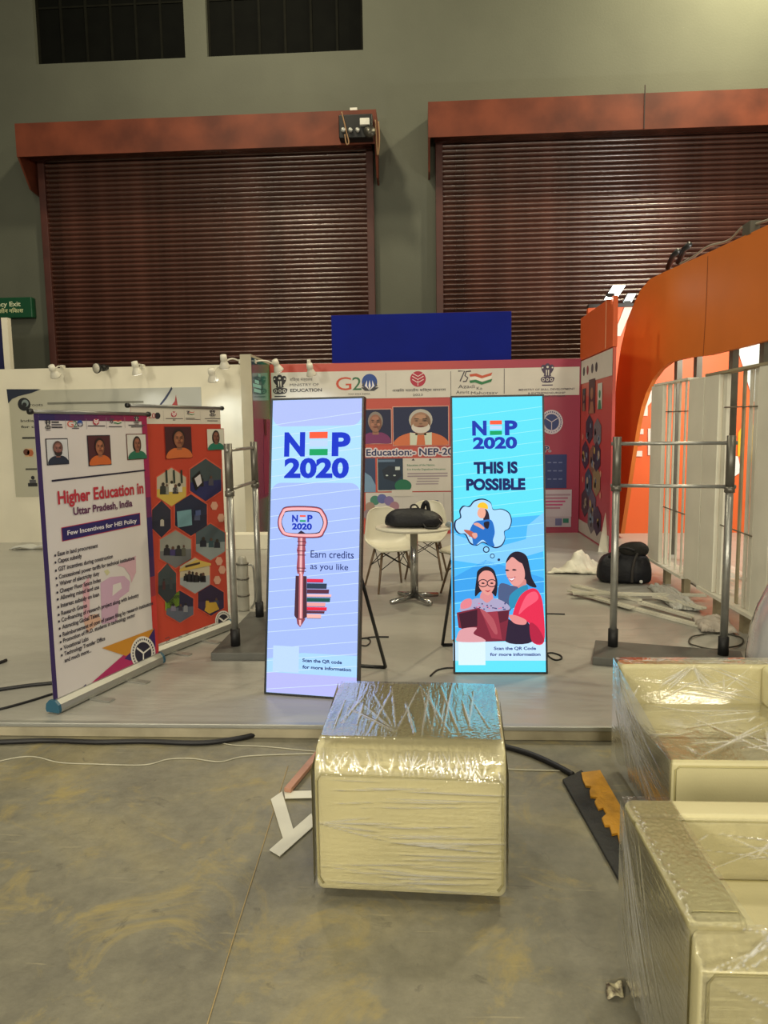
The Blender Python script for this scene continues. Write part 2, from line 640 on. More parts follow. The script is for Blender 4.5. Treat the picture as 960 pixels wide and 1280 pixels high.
def hexagon(sh, b, cx, cy, rx, ry, cols, k=2, border=None, rnd=None):
    """hexagonal printed photograph: backdrop, floor band and a few figures"""
    R = rnd or random.Random(int(cx * 7 + cy))
    hx = lambda f: [(cx + rx * f * math.sin(math.pi / 3 * i), cy - ry * f * math.cos(math.pi / 3 * i)) for i in range(6)]
    if border:
        sh.poly(b, hx(1.07), border, k)
    sh.poly(b, hx(1), cols[0], k + 1)
    q = .866
    sh.poly(b, [(cx - rx * q, cy + ry * .12), (cx + rx * q, cy - ry * .02), (cx + rx * q, cy + ry * .5), (cx, cy + ry), (cx - rx * q, cy + ry * .5)], cols[1], k + 1.6)
    for i in range(len(cols) - 2):
        x = cx + rx * (-.6 + 1.2 * (i + .5) / max(1, len(cols) - 2)) + R.uniform(-.05, .05) * rx
        hh = ry * R.uniform(.35, .6)
        ww = rx * R.uniform(.12, .2)
        y = cy + ry * R.uniform(.25, .42)
        sh.poly(b, [(x - ww, y), (x - ww * .9, y - hh * .7), (x - ww * .3, y - hh * .8), (x + ww * .3, y - hh * .8), (x + ww * .9, y - hh * .7), (x + ww, y)], cols[2 + i], k + 2.4)
        sh.ell(b, x, y - hh * .92, ww * .5, ww * .6, '5a4034' if i % 2 else '2b2622', k + 3, 10)


# ================================================================== SETTING
Z0 = .08           # platform height
YW = 13.0          # hall wall
M_CONC = None


def concrete():
    m = bpy.data.materials.new('concrete_floor')
    t, n, l, b = nodes_of(m)
    tc = n.new('ShaderNodeTexCoord')
    def noise(sc, det=8, dist=0.0, rough=.6, vec=None):
        q = n.new('ShaderNodeTexNoise')
        q.inputs['Scale'].default_value = sc
        q.inputs['Detail'].default_value = det
        q.inputs['Distortion'].default_value = dist
        q.inputs['Roughness'].default_value = rough
        l.new(vec or tc.outputs['Object'], q.inputs['Vector'])
        return q
    def ramp(src, stops):
        r = n.new('ShaderNodeValToRGB')
        while len(r.color_ramp.elements) < len(stops):
            r.color_ramp.elements.new(.5)
        for e, (p, c) in zip(r.color_ramp.elements, stops):
            e.position = p
            e.color = lin(c) if isinstance(c, str) else (c, c, c, 1)
        l.new(src, r.inputs[0])
        return r
    def mix(mode, fac, a, c):
        q = n.new('ShaderNodeMix')
        q.data_type = 'RGBA'
        q.blend_type = mode
        if isinstance(fac, float):
            q.inputs[0].default_value = fac
        else:
            l.new(fac, q.inputs[0])
        l.new(a, q.inputs[6])
        l.new(c, q.inputs[7])
        return q.outputs[2]
    big = ramp(noise(.9, 6, .6).outputs['Fac'], [(.33, '6f6c60'), (.52, '85816f'), (.68, '9a9170')])
    fine = ramp(noise(14, 10, .2, .7).outputs['Fac'], [(.3, .62), (.7, 1.0)])
    c = mix('MULTIPLY', .75, big.outputs[0], fine.outputs[0])
    yel = ramp(noise(2.6, 9, .9, .7).outputs['Fac'], [(.52, 0.0), (.66, .8)])
    yc = n.new('ShaderNodeRGB')
    yc.outputs[0].default_value = lin('9c8d5a')
    c = mix('MIX', yel.outputs[0], c, yc.outputs[0])
    stain = ramp(noise(5.5, 6, 1.2, .65).outputs['Fac'], [(.62, 0.0), (.70, .55)])
    sc = n.new('ShaderNodeRGB')
    sc.outputs[0].default_value = lin('4d4a42')
    c = mix('MIX', stain.outputs[0], c, sc.outputs[0])
    # scratches
    mp = n.new('ShaderNodeMapping')
    mp.inputs['Scale'].default_value = (1, 14, 1)
    mp.inputs['Rotation'].default_value = (0, 0, .5)
    l.new(tc.outputs['Object'], mp.inputs[0])
    scr = ramp(noise(3.0, 4, .3, .5, mp.outputs[0]).outputs['Fac'], [(.68, 0.0), (.72, .3)])
    lc = n.new('ShaderNodeRGB')
    lc.outputs[0].default_value = lin('b3a987')
    c = mix('MIX', scr.outputs[0], c, lc.outputs[0])
    l.new(c, b.inputs['Base Color'])
    rr = ramp(noise(3.3).outputs['Fac'], [(.3, .42), (.7, .68)])
    l.new(rr.outputs[0], b.inputs['Roughness'])
    bp = n.new('ShaderNodeBump')
    bp.inputs['Strength'].default_value = .25
    bp.inputs['Distance'].default_value = .01
    l.new(noise(30, 8).outputs['Fac'], bp.inputs['Height'])
    l.new(bp.outputs[0], b.inputs['Normal'])
    return m


fl = MB().box((-16, -7, -.2), (16, YW, 0)).build('floor', concrete())
tag(fl, kind='structure')

# raised exhibition platform with carpet
CARPET = pm('platform_carpet', 'a3a199', .34, var=.10, scale=1.1, bump=.35, bscale=5, stretch=(.6, 2.4, 1), spec=.9)
pf = MB().box((-10, 3.955, .001), (10, 12.6, Z0)).build('floor_platform', CARPET)
tag(pf, kind='structure')
ALU = pm('brushed_aluminium', 'b0b0aa', .5, .75, .08, 20, stretch=(1, 30, 30))
KERB = pm('kerb_face', 'a89f86', .6, 0, .2, 5)
ke = MB()
ke.box((-10, 3.925, .001), (10, 3.954, .06), KERB)
ke.box((-10, 3.915, .060), (10, 3.955, Z0 + .006), ALU)
tag(ke.build('trim_1', None, bevel=.004), kind='structure')

# hall wall with window openings
WALL = pm('hall_wall_paint', '585a4d', .75, var=.10, scale=.8, bump=.08, bscale=30)
wins = []
for (xa, xb, yb) in ((45, 232, 77), (259, 454, 66)):
    a, c = oy(xa, yb, YW), oy(xb, yb, YW)
    wins.append((a.x, c.x, (a.z + c.z) / 2))
wz = (wins[0][2] + wins[1][2]) / 2
wt = wz + 1.75
wb = MB()
xs = [-16, wins[0][0], wins[0][1], wins[1][0], wins[1][1], 16]
wb.box((-16, YW, 0), (16, YW + .3, wz))
wb.box((-16, YW, wt), (16, YW + .3, 12))
for i in (0, 2, 4):
    wb.box((xs[i], YW, wz), (xs[i + 1], YW + .3, wt))
tag(wb.build('wall_back', WALL), kind='structure')
DGLASS = pm('dark_window_glass', '080906', .8, 0, .3, 3, spec=.1)
DFRAME = pm('dark_window_frame', '15150f', .8, 0, .2, spec=.1)
for i, (xa, xb, _) in enumerate(wins):
    w = bpy.data.objects.new('window_%d' % (i + 1), None)
    COL.objects.link(w)
    w.location = (xa, YW + .15, wz)
    tag(w, kind='structure')
    n = 6
    st = (xb - xa) / n
    fr = MB()
    fr.box((xa, YW + .1, wz), (xb, YW + .16, wz + .05)).box((xa, YW + .1, wt - .05), (xb, YW + .16, wt))
    for k in range(n + 1):
        x = min(max(xa + k * st, xa + .02), xb - .02)
        fr.box((x - .02, YW + .1, wz + .05), (x + .02, YW + .16, wt - .05))
    fr.box((xa + .02, YW + .11, wz + .95), (xb - .02, YW + .15, wz + .98))
    fr.build('window_frame', DFRAME, w)
    for k in range(n):
        MB().box((xa + k * st + .02, YW + .125, wz + .05), (xa + (k + 1) * st - .02, YW + .135, wt - .05)).build('pane', DGLASS, w)

# roller shutters
SLAT = pm('shutter_slat_paint', '57342a', .27, .0, .15, 2, col2='3c2219', spec=.9)
GUIDE = pm('shutter_guide_paint', '4a241c', .5, 0, .15, 3)
HOOD = pm('hood_primer_red', '743a26', .5, 0, .2, 1.6, col2='54281b', spec=.3)
PITCH = .082
slat_meshes = {}


def shutter(label, xa, xb, zt, hx0, hx1, hz0, hz1, motor):
    r = thing('roller_shutter', label, 'shutter', ((xa + xb) / 2, YW - .1, 0), 0, 'roller shutters in the hall wall')
    gw = .12
    for x in (xa, xb - gw):
        MB().box((x, YW - .16, .01), (x + gw, YW - .01, zt + .1)).build('guide_rail', GUIDE, r, bevel=.006)
    # one slat profile
    L = xb - xa - 2 * gw + .02
    mb = MB()
    prof = []
    for yy_, zz_ in ((0, 0), (-.012, .006), (-.026, .022), (-.034, .040), (-.033, .052), (-.024, .062), (-.010, .070), (0, .074), (.003, PITCH)):
        prof.append((yy_, zz_))
    vs = [(-L / 2, y, z) for y, z in prof] + [(L / 2, y, z) for y, z in prof]
    k = len(prof)
    mb.add(vs, [(i, k + i, k + i + 1, i + 1) for i in range(k - 1)], None, True)
    n = int(zt / PITCH) + 1
    first = None
    for i in range(n):
        if first is None:
            first = mb.build('slat', SLAT, r, local=True)
            o = first
        else:
            o = first.copy()
            COL.objects.link(o)
        o.location = (0, .02, .02 + i * PITCH)
    # hood: front sheet, top, end plates
    yf = 12.35
    h = MB()
    h.box((hx0, yf, hz0), (hx1, yf + .02, hz1)).box((hx0, yf + .02, hz1 - .02), (hx1, YW - .002, hz1))
    h.build('hood', HOOD, r)
    for x in (hx0, hx1 - .03):
        e = MB()
        e.prism([(x, yf + .021, hz0), (x, yf + .021, hz1 - .021), (x, YW - .004, hz1 - .021), (x, YW - .004, hz0 - .45), (x, YW - .3, hz0 - .42)], (.03, 0, 0))
        e.build('end_plate', HOOD, r)
    MB().tube([(hx0 + .1, YW - .33, hz0 + .28), (hx1 - .1, YW - .33, hz0 + .28)], .24, 20).build('rolled_curtain', SLAT, r)
    for px_ in ([806] if not motor else []):
        q = oy(px_, 118, yf)
        MB().box((q.x - .008, yf - .008, hz0 + .01), (q.x + .008, yf, hz1 + .12)).build('sheet_joint', pm('joint_dark', '2a120c', .7), r)
    if motor:
        BK = pm('motor_black', '0e0d0c', .45)
        mm = MB()
        a, c = oy(425, 152, yf), oy(467, 178, yf)
        mm.box((a.x, yf - .22, c.z), (c.x, yf, a.z + .02))
        mo = mm.build('motor_unit', BK, r, bevel=.02)
        WB = pm('motor_white_box', 'd8d6cc', .5)
        p, q = oy(450, 149, yf - .25), oy(462, 157, yf - .25)
        MB().box((p.x, yf - .30, q.z), (q.x, yf - .221, p.z)).build('junction_box', WB, mo, bevel=.006)
        p, q = oy(437, 134, yf), oy(446, 138, yf)
        MB().box((p.x, yf + .05, hz1), (q.x, yf + .13, hz1 + .06)).build('conduit_cap', WB, mo)
        for k_ in range(3):
            p = oy(429 + k_ * 9, 163, yf - .24)
            MB().tube([(p.x, yf - .225, p.z), (p.x, yf - .27, p.z)], .035, 10).build('bolt', ALU, mo)
        p = oy(462, 165, yf - .24)
        MB().tube([(p.x, yf - .225, p.z), (p.x, yf - .28, p.z)], .09, 16).build('gear', pm('gear_steel', '55524a', .4, .8), mo)
        TAN = pm('hanging_wire', '8a6a48', .6)
        w1 = [oy(427, 140, yf - .25), oy(430, 152, yf - .25), oy(433, 165, yf - .25), oy(436, 178, yf - .25), oy(433, 180, yf - .25), oy(431, 168, yf - .25)]
        MB().tube(smooth_line(w1), .012, 6).build('wire', TAN, mo)
        ch = [oy(469, 146, yf - .1) + Vector((0.06 * math.cos(t), 0, 0)) * 0 for t in (0,)]
        w2 = [oy(469, 150, yf - .06), oy(470, 170, yf - .06), oy(472, 194, yf - .06), oy(474, 175, yf - .06), oy(473, 152, yf - .06)]
        MB().tube(smooth_line(w2), .014, 6).build('chain', TAN, mo)
    return r


a, b_, c, d = oy(48, 200, YW - .1), oy(468, 300, YW - .1), oy(18, 153, 12.35), oy(470, 138, 12.35)
e = oy(240, 188, 12.35)
shutter('brown roller shutter with rust red hood and black motor at its end', a.x, b_.x, e.z + .15, c.x, d.x, e.z, (c.z + d.z) / 2, True)
a, c = oy(545, 300, YW - .1), oy(535, 130, 12.35)
e, f_ = oy(740, 164, 12.35), oy(740, 119, 12.35)
shutter('brown roller shutter behind the orange arch, hood with a vertical sheet joint', a.x, a.x + 6.2, e.z + .15, c.x, c.x + 6.6, e.z, f_.z, False)

# ================================================================== BOOTH STRUCTURES
CREAM = pm('partition_white', 'e6e0cc', .6, var=.06, scale=1.5)
BEIGE = pm('partition_edge', 'b9b29c', .6, var=.08, scale=3)
YL = 10.9
zl = 2.77
wt_ = MB().box((-8.2, YL, Z0), (-2.62, YL + .08, zl)).build('partition_wall', CREAM)
tag(wt_, 'cream white booth partition carrying a large grey graphic poster and clip lamps', 'wall')
# grey poster on it
SA = Sheet((-6.4, YL - .012, 0), (1, 0, 0), (0, 0, 1))
t = thing('wall_poster', 'large grey poster with a dark corner swoosh on the cream partition', 'poster', (-4.9, YL - .006, .9))
(ua, va), (ub, vb) = SA.uv((10, 486)), SA.uv((251, 486))
vlo = SA.uv((22, 621))[1]
vhi = (va + vb) / 2
MB().box((SA.O.x + ua, YL - .012, vlo), (SA.O.x + ub, YL - .001, vhi)).build('poster_sheet', ramp_mat('poster_grey', [(0, 'b3b09c'), (1, 'b9bcb8')], 0, -1.5, 1.5, .5), t)
g = MB()
z2 = zc(0, 470, 5.567)
z3 = zc(0, 360, 3.0)
SA.poly(g, [z2(*p) for p in ((46, 92), (285, 92), (220, 118), (130, 140), (85, 160), (58, 190))], '20283a', 2)
SA.poly(g, [z3(*p) for p in ((643, 370), (647, 378), (625, 415), (600, 445), (592, 446), (615, 415), (635, 385))], '2a3350', 2)
SA.poly(g, [z3(*p) for p in ((640, 445), (655, 425), (660, 400), (664, 425), (667, 445))], 'a03a3a', 2)
SA.disc(g, SA.uv(z2(168, 197)), .10, '1d1e22', 2)
SA.disc(g, SA.uv(z2(176, 190)), .055, '7f8c8c', 3)
SA.disc(g, SA.uv(z2(172, 200)), .035, '1d1e22', 4)
SA.text(g, 'roots', *z2(208, 210), *z2(298, 188), '3c3c38', 2)
SA.text(g, 'Indian culture', *z2(145, 320), *z2(420, 298), '2c2c30', 2, .01)
SA.text(g, 'for corporates', *z2(148, 362), *z2(430, 340), '1d1d22', 2, .02)
SA.rect(g, *z2(330, 184), *z2(1000, 187), '77776c', 2)
SA.rect(g, *z2(155, 425), *z2(700, 430), '3a3a38', 2)
SA.rect(g, *z2(178, 643), *z2(700, 648), '4a4a44', 2)
SA.rect(g, *z2(172, 505), *z2(232, 562), 'c9a37a', 2)
SA.disc(g, SA.uv(z2(185, 530)), .05, '5d3325', 3)
SA.disc(g, SA.uv(z2(212, 535)), .05, 'a85c38', 3)
for i, s_ in enumerate(('Content', 'for brands', 'with art')):
    SA.text(g, s_, *z2(262, 505 + i * 32), *z2(350 + i * 10, 488 + i * 32), '3c3c38', 2)
SA.rect(g, *z2(195, 745), *z2(262, 768), '26262a', 2)
SA.rect(g, *z2(205, 722), *z2(252, 745), '55555a', 2)
SA.disc(g, SA.uv(z2(229, 708)), .03, '26262a', 2)
for i, s_ in enumerate(('Curated', 'Tours')):
    SA.text(g, s_, *z2(280, 735 + i * 30), *z2(350, 716 + i * 30), '33332f', 2)
g.build('poster_graphics', None, t)

# booth side wall with a glossy poster (left of the red backdrop)
XS = -2.45
t = thing('booth_side_wall', 'narrow booth side wall with glossy teal and purple print, beige front edge', 'wall', (-2.53, 11.0, Z0))
MB().box((-2.61, 10.35, Z0), (XS, 11.62, 2.86)).build('wall_panel', BEIGE, t)
SB = Sheet((XS + .004, 11.55, 0), (0, 1, 0), (0, 0, 1))
SB.N = Vector((1, 0, 0))
g = MB()
cols = ['1f4f66', '2b7068', '2f7d5e']
zq = zc(240, 430, 5.333)
GP = ramp_mat('glossy_teal', [(0, '274a66'), (.55, '27706a'), (1, '2f8a5c')], 1, -.65, .55, .12)
GP2 = ramp_mat('glossy_purple', [(0, '35305a'), (.5, '5a3560'), (1, '6a3a55')], 1, -.65, .55, .12)
for (va, vb, mt) in ((1.95, 2.82, GP), (.75, 1.95, GP2), (.1, .75, GP)):
    g.add([(XS + .004, 10.36, va), (XS + .004, 11.548, va), (XS + .004, 11.548, vb), (XS + .004, 10.36, vb)], [(0, 1, 2, 3)], mt)
sm_ = ink('8fd0cc')
for i, (x, y, w) in enumerate(((450, 212, 22), (432, 255, 34), (434, 283, 70), (436, 315, 60))):
    p = SB.uv(zq(x, y))
    g.add([(XS + .006, SB.O.y + p[0] + a_ * w / 130, p[1] + c_) for a_, c_ in ((-.5, -.02), (.5, -.02), (.5, .03), (-.5, .03))], [(0, 1, 2, 3)], sm_)
g.add([(XS + .006, 10.9, .8), (XS + .006, 11.3, .8), (XS + .006, 11.35, 1.4), (XS + .006, 11.22, 1.75), (XS + .006, 11.1, 1.82), (XS + .006, 10.98, 1.7), (XS + .006, 10.92, 1.3)], [tuple(range(7))], ink('7b3555'))
g.add([(XS + .008, 11.04, 1.7), (XS + .008, 11.2, 1.7), (XS + .008, 11.2, 1.95), (XS + .008, 11.04, 1.95)], [(0, 1, 2, 3)], ink('4a2a30'))
g.build('poster_print', None, t)

# red printed backdrop
YB = 11.55
t = thing('booth_backdrop', 'red printed booth backdrop with white logo header and portrait photographs', 'backdrop', (.05, YB, Z0))
RED = ramp_mat('backdrop_red', [(0, 'bf4a3a'), (.45, 'c04a3e'), (.72, 'a83a4e'), (1, '9a3150')], 0, -2.5, 2.5, .45)
ZB = 2.82
MB().box((XS + .01, YB, Z0), (2.46, YB + .06, ZB)).build('backdrop_panel', RED, t)
BD = Sheet((0, YB - .002, 0), (1, 0, 0), (0, 0, 1))
g = MB()
hb = BD.uv((700, 494))[1]
ht = BD.uv((640, 460))[1]
BD.polyuv(g, [(XS + .03, hb), (2.44, hb), (2.44, ht), (XS + .03, ht)], 'd6d2ca', 1)
hd = g.build('header_strip', None, t)
g = MB()
z = zc(310, 440, 3.84)
y_ = zc(540, 440, 4.364)
q_ = zc(340, 380, 4.364)
q2 = zc(560, 380, 4.364)
emblem(BD, g, *q_(6, 384), *q_(80, 508), '2a2830', 2)
BD.text(g, 'शिक्षा मंत्रालय', *q_(98, 421), *q_(220, 402), '33313a', 3)
BD.text(g, 'MINISTRY OF', *q_(98, 449), *q_(256, 431), '4a4852', 3)
BD.text(g, 'EDUCATION', *q_(100, 480), *q_(272, 459), '22202a', 3, .025)
for x in (312, 622):
    BD.rect(g, *q_(x - 1.5, 375), *q_(x + 1.5, 507), '55525a', 2)
g20(BD, g, *q_(350, 384), *q_(578, 470))
BD.text(g, 'भारत 2023 INDIA', *q_(415, 496), *q_(535, 485), '4a4852', 3)
red_seal(BD, g, *q_(796, 409), 9.8)
BD.text(g, 'अखिल भारतीय शिक्षा समागम', *q_(656, 478), *q_(948, 460), '44424a', 3, .01)
BD.text(g, '2023', *q_(768, 502), *q_(822, 488), '44424a', 3)
BD.rect(g, *q2(14, 367), *q2(17, 500), '55525a', 2)
BD.rect(g, *q2(305, 352), *q2(308, 490), '55525a', 2)
azadi(BD, g, *q2(55, 366), *q2(275, 490))
emblem(BD, g, *q2(505, 322), *q2(580, 446), '4a3f5a', 2)
BD.text(g, 'MINISTRY OF SKILL DEVELOPMENT', *q2(386, 473), *q2(692, 457), '4a4050', 3, .01)
BD.text(g, '& ENTREPRENEURSHIP', *q2(436, 492), *q2(640, 478), '4a4050', 3, .01)
BD.text(g, 'GOVERNMENT OF INDIA', *q2(440, 509), *q2(640, 496), '4a4050', 3, .01)
g.build('header_logos', None, hd)
g = MB()
w_ = zc(445, 490, 7.385)
portrait(BD, g, *w_(40, 160), *w_(322, 476), '121a44', '9a6a58', '8c8480', '7a2f66', 'd8a294', None, 2)
g.build('portrait', None, t)
g = MB()
portrait(BD, g, *w_(348, 132), *w_(850, 492), '14214c', 'a07a64', 'b8b4ae', 'd07048', 'd8a294', 'd5d0ca', 2, False, .9, 'cfd5c4')
g.build('portrait', None, t)
g = MB()
for io, (dx, dy) in enumerate(((-.022, 0), (.022, 0), (0, -.022), (0, .022), (.016, .016), (-.016, .016), (.016, -.016), (-.016, -.016))):
    vs, fs = textgeo('National Education:- NEP-2020 in', .022)
    (a0, b0), (a1, b1) = BD.uv(w_(95, 588)), BD.uv(w_(845, 515))
    k_ = (b1 - b0) / .73
    # place by the visible words
    vv, _ = textgeo('Education:- NEP-2', .022)
    pre, _ = textgeo('National ', .022)
    preE, _ = textgeo('National E', .022)
    wE = max(v[0] for v in vv) - min(v[0] for v in vv)
    sx = (a1 - a0) / wE
    off = max(v[0] for v in preE) - (max(v[0] for v in textgeo('E', .022)[0]) - min(v[0] for v in textgeo('E', .022)[0]))
    g.add([BD.P(a0 + (x - off) * sx + dx, b0 + y * k_ + dy, 2 + io * .12) for x, y in vs], fs, ink('d9cfd6'))
g.add([BD.P(a0 + (x - off) * sx, b0 + y * k_, 3.6) for x, y in vs], fs, ink('1f2a5e'))
g.build('headline', None, t)
g = MB()
BD.rect(g, *w_(60, 612), *w_(182, 925), '2d3f66', 2)
BD.poly(g, [w_(80, 740), w_(140, 780), w_(182, 860), w_(182, 925), w_(60, 925)], '6f8fb0', 3)
BD.rect(g, *w_(195, 615), *w_(1010, 910), 'c9c4bd', 2)
BD.rect(g, *w_(200, 615), *w_(436, 905), '17304a', 3)
BD.poly(g, [w_(240, 720), w_(300, 680), w_(400, 690), w_(425, 770), w_(360, 830), w_(260, 800)], '0f1f33', 4)
BD.rect(g, *w_(362, 690), *w_(405, 720), 'c6d0d0', 5)
for x in (286, 356):
    BD.ell(g, *w_(x, 770), 1.6, .9, 'b9c6c8', 5)
BD.ell(g, *w_(435, 865), 10.5, 8, '146b4e', 5, 20)
BD.rect(g, *w_(330, 903), *w_(520, 960), 'c9c4bd', 5.5)
BD.rect(g, *w_(205, 625), *w_(360, 645), '5f7896', 4)
BD.text(g, 'Education of the Nation,', *w_(472, 684), *w_(730, 662), '2e7a5c', 3, .01)
BD.text(g, 'Eco friendly Digitalised Education', *w_(472, 722), *w_(826, 702), '2e7a5c', 3, .01)
for i, (x0, x1) in enumerate(((475, 846), (475, 846), (565, 770), (560, 765), (552, 760))):
    BD.rect(g, *w_(x0, 748 + i * 24), *w_(x1, 756 + i * 24), '9a8d96', 3)
for x in (528, 686):
    BD.poly(g, [w_(x - 15, 632), w_(x, 612), w_(x + 15, 632)], '3c3a44', 3)
BD.rect(g, *w_(88, 930), *w_(1100, 1260), 'c6c2be', 2)
for x in (433, 812):
    BD.rect(g, *w_(x - 2, 932), *w_(x + 2, 1250), '8a8690', 3)
for i, (x, yy, c_) in enumerate(((175, 1000, '3f7d6c'), (240, 985, '5a62a0'), (305, 1005, '7a6aa0'), (355, 1055, 'a07888'), (130, 1060, '9a8074'), (110, 1130, '8a7a84'))):
    BD.ell(g, *w_(x, yy), 6.0, 6.0, c_, 3 + i * .3, 18)
for i, c_ in enumerate(('2f3a6a', '46558a', '2f7a66', '2f8a5c', '3f9a6a')):
    BD.rect(g, *w_(690 + (i % 2) * 10, 1000 + i * 36), *w_(760 + i * 8, 1020 + i * 36), c_, 3)
BD.rect(g, *y_(607, 560), *y_(733, 742), '2d3a72', 2)
for i in range(9):
    BD.rect(g, *y_(630 + (i % 3) * 30, 600 + (i // 3) * 45), *y_(650 + (i % 3) * 30, 606 + (i // 3) * 45), '6f7aa8', 3)
BD.rect(g, *y_(560, 752), *y_(760, 898), 'c4b8c4', 2)
for i, c_ in enumerate(('a88a9c', 'b0708c', 'c04a80', 'c04a80', 'b0708c')):
    BD.rect(g, *y_(615, 775 + i * 18), *y_(755 - 14 * i, 783 + i * 18), c_, 3)
r_ = zc(540, 610, 4.364)
BD.rect(g, *r_(600, 158), *r_(757, 212), 'b8aab8', 2)
BD.rect(g, *r_(672, 166), *r_(708, 204), '6a6a98', 3)
BD.rect(g, *r_(714, 166), *r_(745, 190), '2f7a6a', 3)
round_seal(BD, g, *y_(652, 382), 14.2, 15.2, '38457c', 'd0c6d2')
BD.text(g, 'U.P.', *y_(560, 544), *y_(648, 512), '2b2f66', 3.4, .02)
for io, (ex, ey) in enumerate(((-3, -2), (3, -2), (-3, 2), (3, 2))):
    BD.text(g, 'U.P.', *y_(560 + ex, 544 + ey), *y_(648 + ex, 512 + ey), 'cdbccb', 2 + io * .15, .03)
g.build('poster_panel', None, t)

# blue panel above the backdrop
a, c = oy(415, 397, 11.75), oy(638, 447, 11.75)
bz = oy(526, 393, 11.75).z
o = MB().box((a.x, 11.64, 2.6), (c.x, 11.70, bz)).build('fascia_board', pm('deep_blue_paint', '0b1c80', .6, var=.08, scale=2, spec=.12), bevel=.004)
tag(o, 'plain deep blue fascia board rising above the red backdrop', 'board')
# exit sign
t = thing('exit_sign', 'green emergency exit sign with English and Hindi words on the hall wall', 'sign', (-7.9, YW - .08, 4.0))
p, q = oy(39, 371, 12.85), oy(38, 397, 12.85)
MB().box((p.x - 1.75, 12.85, q.z), (p.x, YW - .002, p.z)).build('sign_box', pm('sign_green', '0c4a2c', .4, var=.06), t, bevel=.02)
SE = Sheet((0, 12.848, 0), (1, 0, 0), (0, 0, 1))
g = MB()
SE.text(g, 'Emergency Exit', 0, 383.2, 25.5, 376.6, 'd6dcb8', 1, .02, False, 'r', None, 1.2)
SE.text(g, 'आपातकालीन निकास', 0, 391.2, 29, 385.6, 'c9cf9c', 1, .02, False, 'r', None, 1.1)
g.build('lettering', None, t)
# blue board with cream post at far left
t = thing('blue_panel', 'dark blue board with a cream post rising behind the partition edge', 'board', (-7.6, 11.3, Z0))
p, q = oy(15, 458, 11.3), oy(7, 404, 11.3)
MB().box((p.x - 1.5, 11.28, Z0), (p.x - .10, 11.34, q.z + .05)).build('panel', pm('navy_board', '101446', .5), t)
MB().box((p.x - .10, 11.26, Z0), (p.x, 11.36, q.z + .08)).build('post', CREAM, t)

# clip lamps
WHITE = pm('white_plastic', 'dcd8ca', .4, var=.05)
BLACKP = pm('black_plastic', '101010', .45, var=.1)
LAMP = glow('lamp_face', 'fff6e0', 3.0)
LAMPOFF = pm('lamp_glass', 'c8c4b4', .2)


def clip_lamp(label, hx, hy, Yh, bx, by, Yb, lit, mat=WHITE, aim=(0, 1, -1.2), power=0, col=(1, 1, 1)):
    base, head = oy(bx, by, Yb), oy(hx, hy, Yh)
    t = thing('clip_lamp', label, 'lamp', base, 0, 'clip lamps on the booth walls')
    MB().box((base.x - .025, base.y - .03, base.z - .03), (base.x + .025, base.y + .05, base.z + .03)).build('clamp', mat, t, bevel=.005)
    mid = (base + head) / 2 + Vector((0, 0, .04))
    MB().tube(smooth_line([base, mid, head]), .012, 8).build('arm', mat, t)
    d = Vector(aim).normalized()
    M = Matrix.Translation(head) @ d.to_track_quat('Z', 'Y').to_matrix().to_4x4()
    MB().lathe([(.02, -.10), (.045, -.095), (.05, -.03), (.038, -.01), (.045, .0), (.075, .07), (.078, .085), (.072, .086)], M, 16).build('lamp_head', mat, t)
    MB().lathe([(.0, .0875), (.068, .0875), (.068, .09), (.0, .09)], M, 16).build('bulb_face', LAMP if lit else LAMPOFF, t)
    if power:
        l = bpy.data.lights.new('clip_lamp_beam', 'SPOT')
        l.energy = power
        l.color = col
        l.spot_size = 1.7
        l.spot_blend = .9
        l.shadow_soft_size = .05
        lo = bpy.data.objects.new('clip_lamp_beam', l)
        COL.objects.link(lo)
        lo.parent = t
        lo.location = head + d * .11 - base
        lo.rotation_euler = (-d).to_track_quat('Z', 'Y').to_euler()
    return t


clip_lamp('small white clip lamp at the far end of the cream partition', 67, 464, 10.45, 78, 459, 10.9, False)
clip_lamp('round black clip lamp on the cream partition top', 126, 460, 10.5, 134, 459, 10.9, False, BLACKP, (-.4, -1, -.1))
clip_lamp('white clip lamp above the middle of the grey poster', 170, 460, 10.4, 178, 458, 10.9, True, WHITE, (0.1, .4, -1), 10, (1, .97, .9))
clip_lamp('low white clip lamp beside the top corner of the grey poster', 265, 469, 10.3, 276, 459, 10.9, True, WHITE, (0, .6, -1), 10, (.82, .93, 1))
clip_lamp('white clip lamp topmost, clamped at the end of the cream partition', 280, 452, 10.2, 301, 452, 10.42, True, WHITE, (-.05, .5, -1), 9, (.82, .93, 1))
clip_lamp('white clip lamp over the Ministry of Education logo', 346, 457, 10.9, 318, 452, 10.6, True, WHITE, (.3, .6, -1), 10, (.9, .96, 1))
clip_lamp('white clip lamp hanging between the education logo and the G20 logo', 388, 462, 10.9, 386, 452, 11.55, True, WHITE, (.1, .6, -1), 10, (.9, .96, 1))

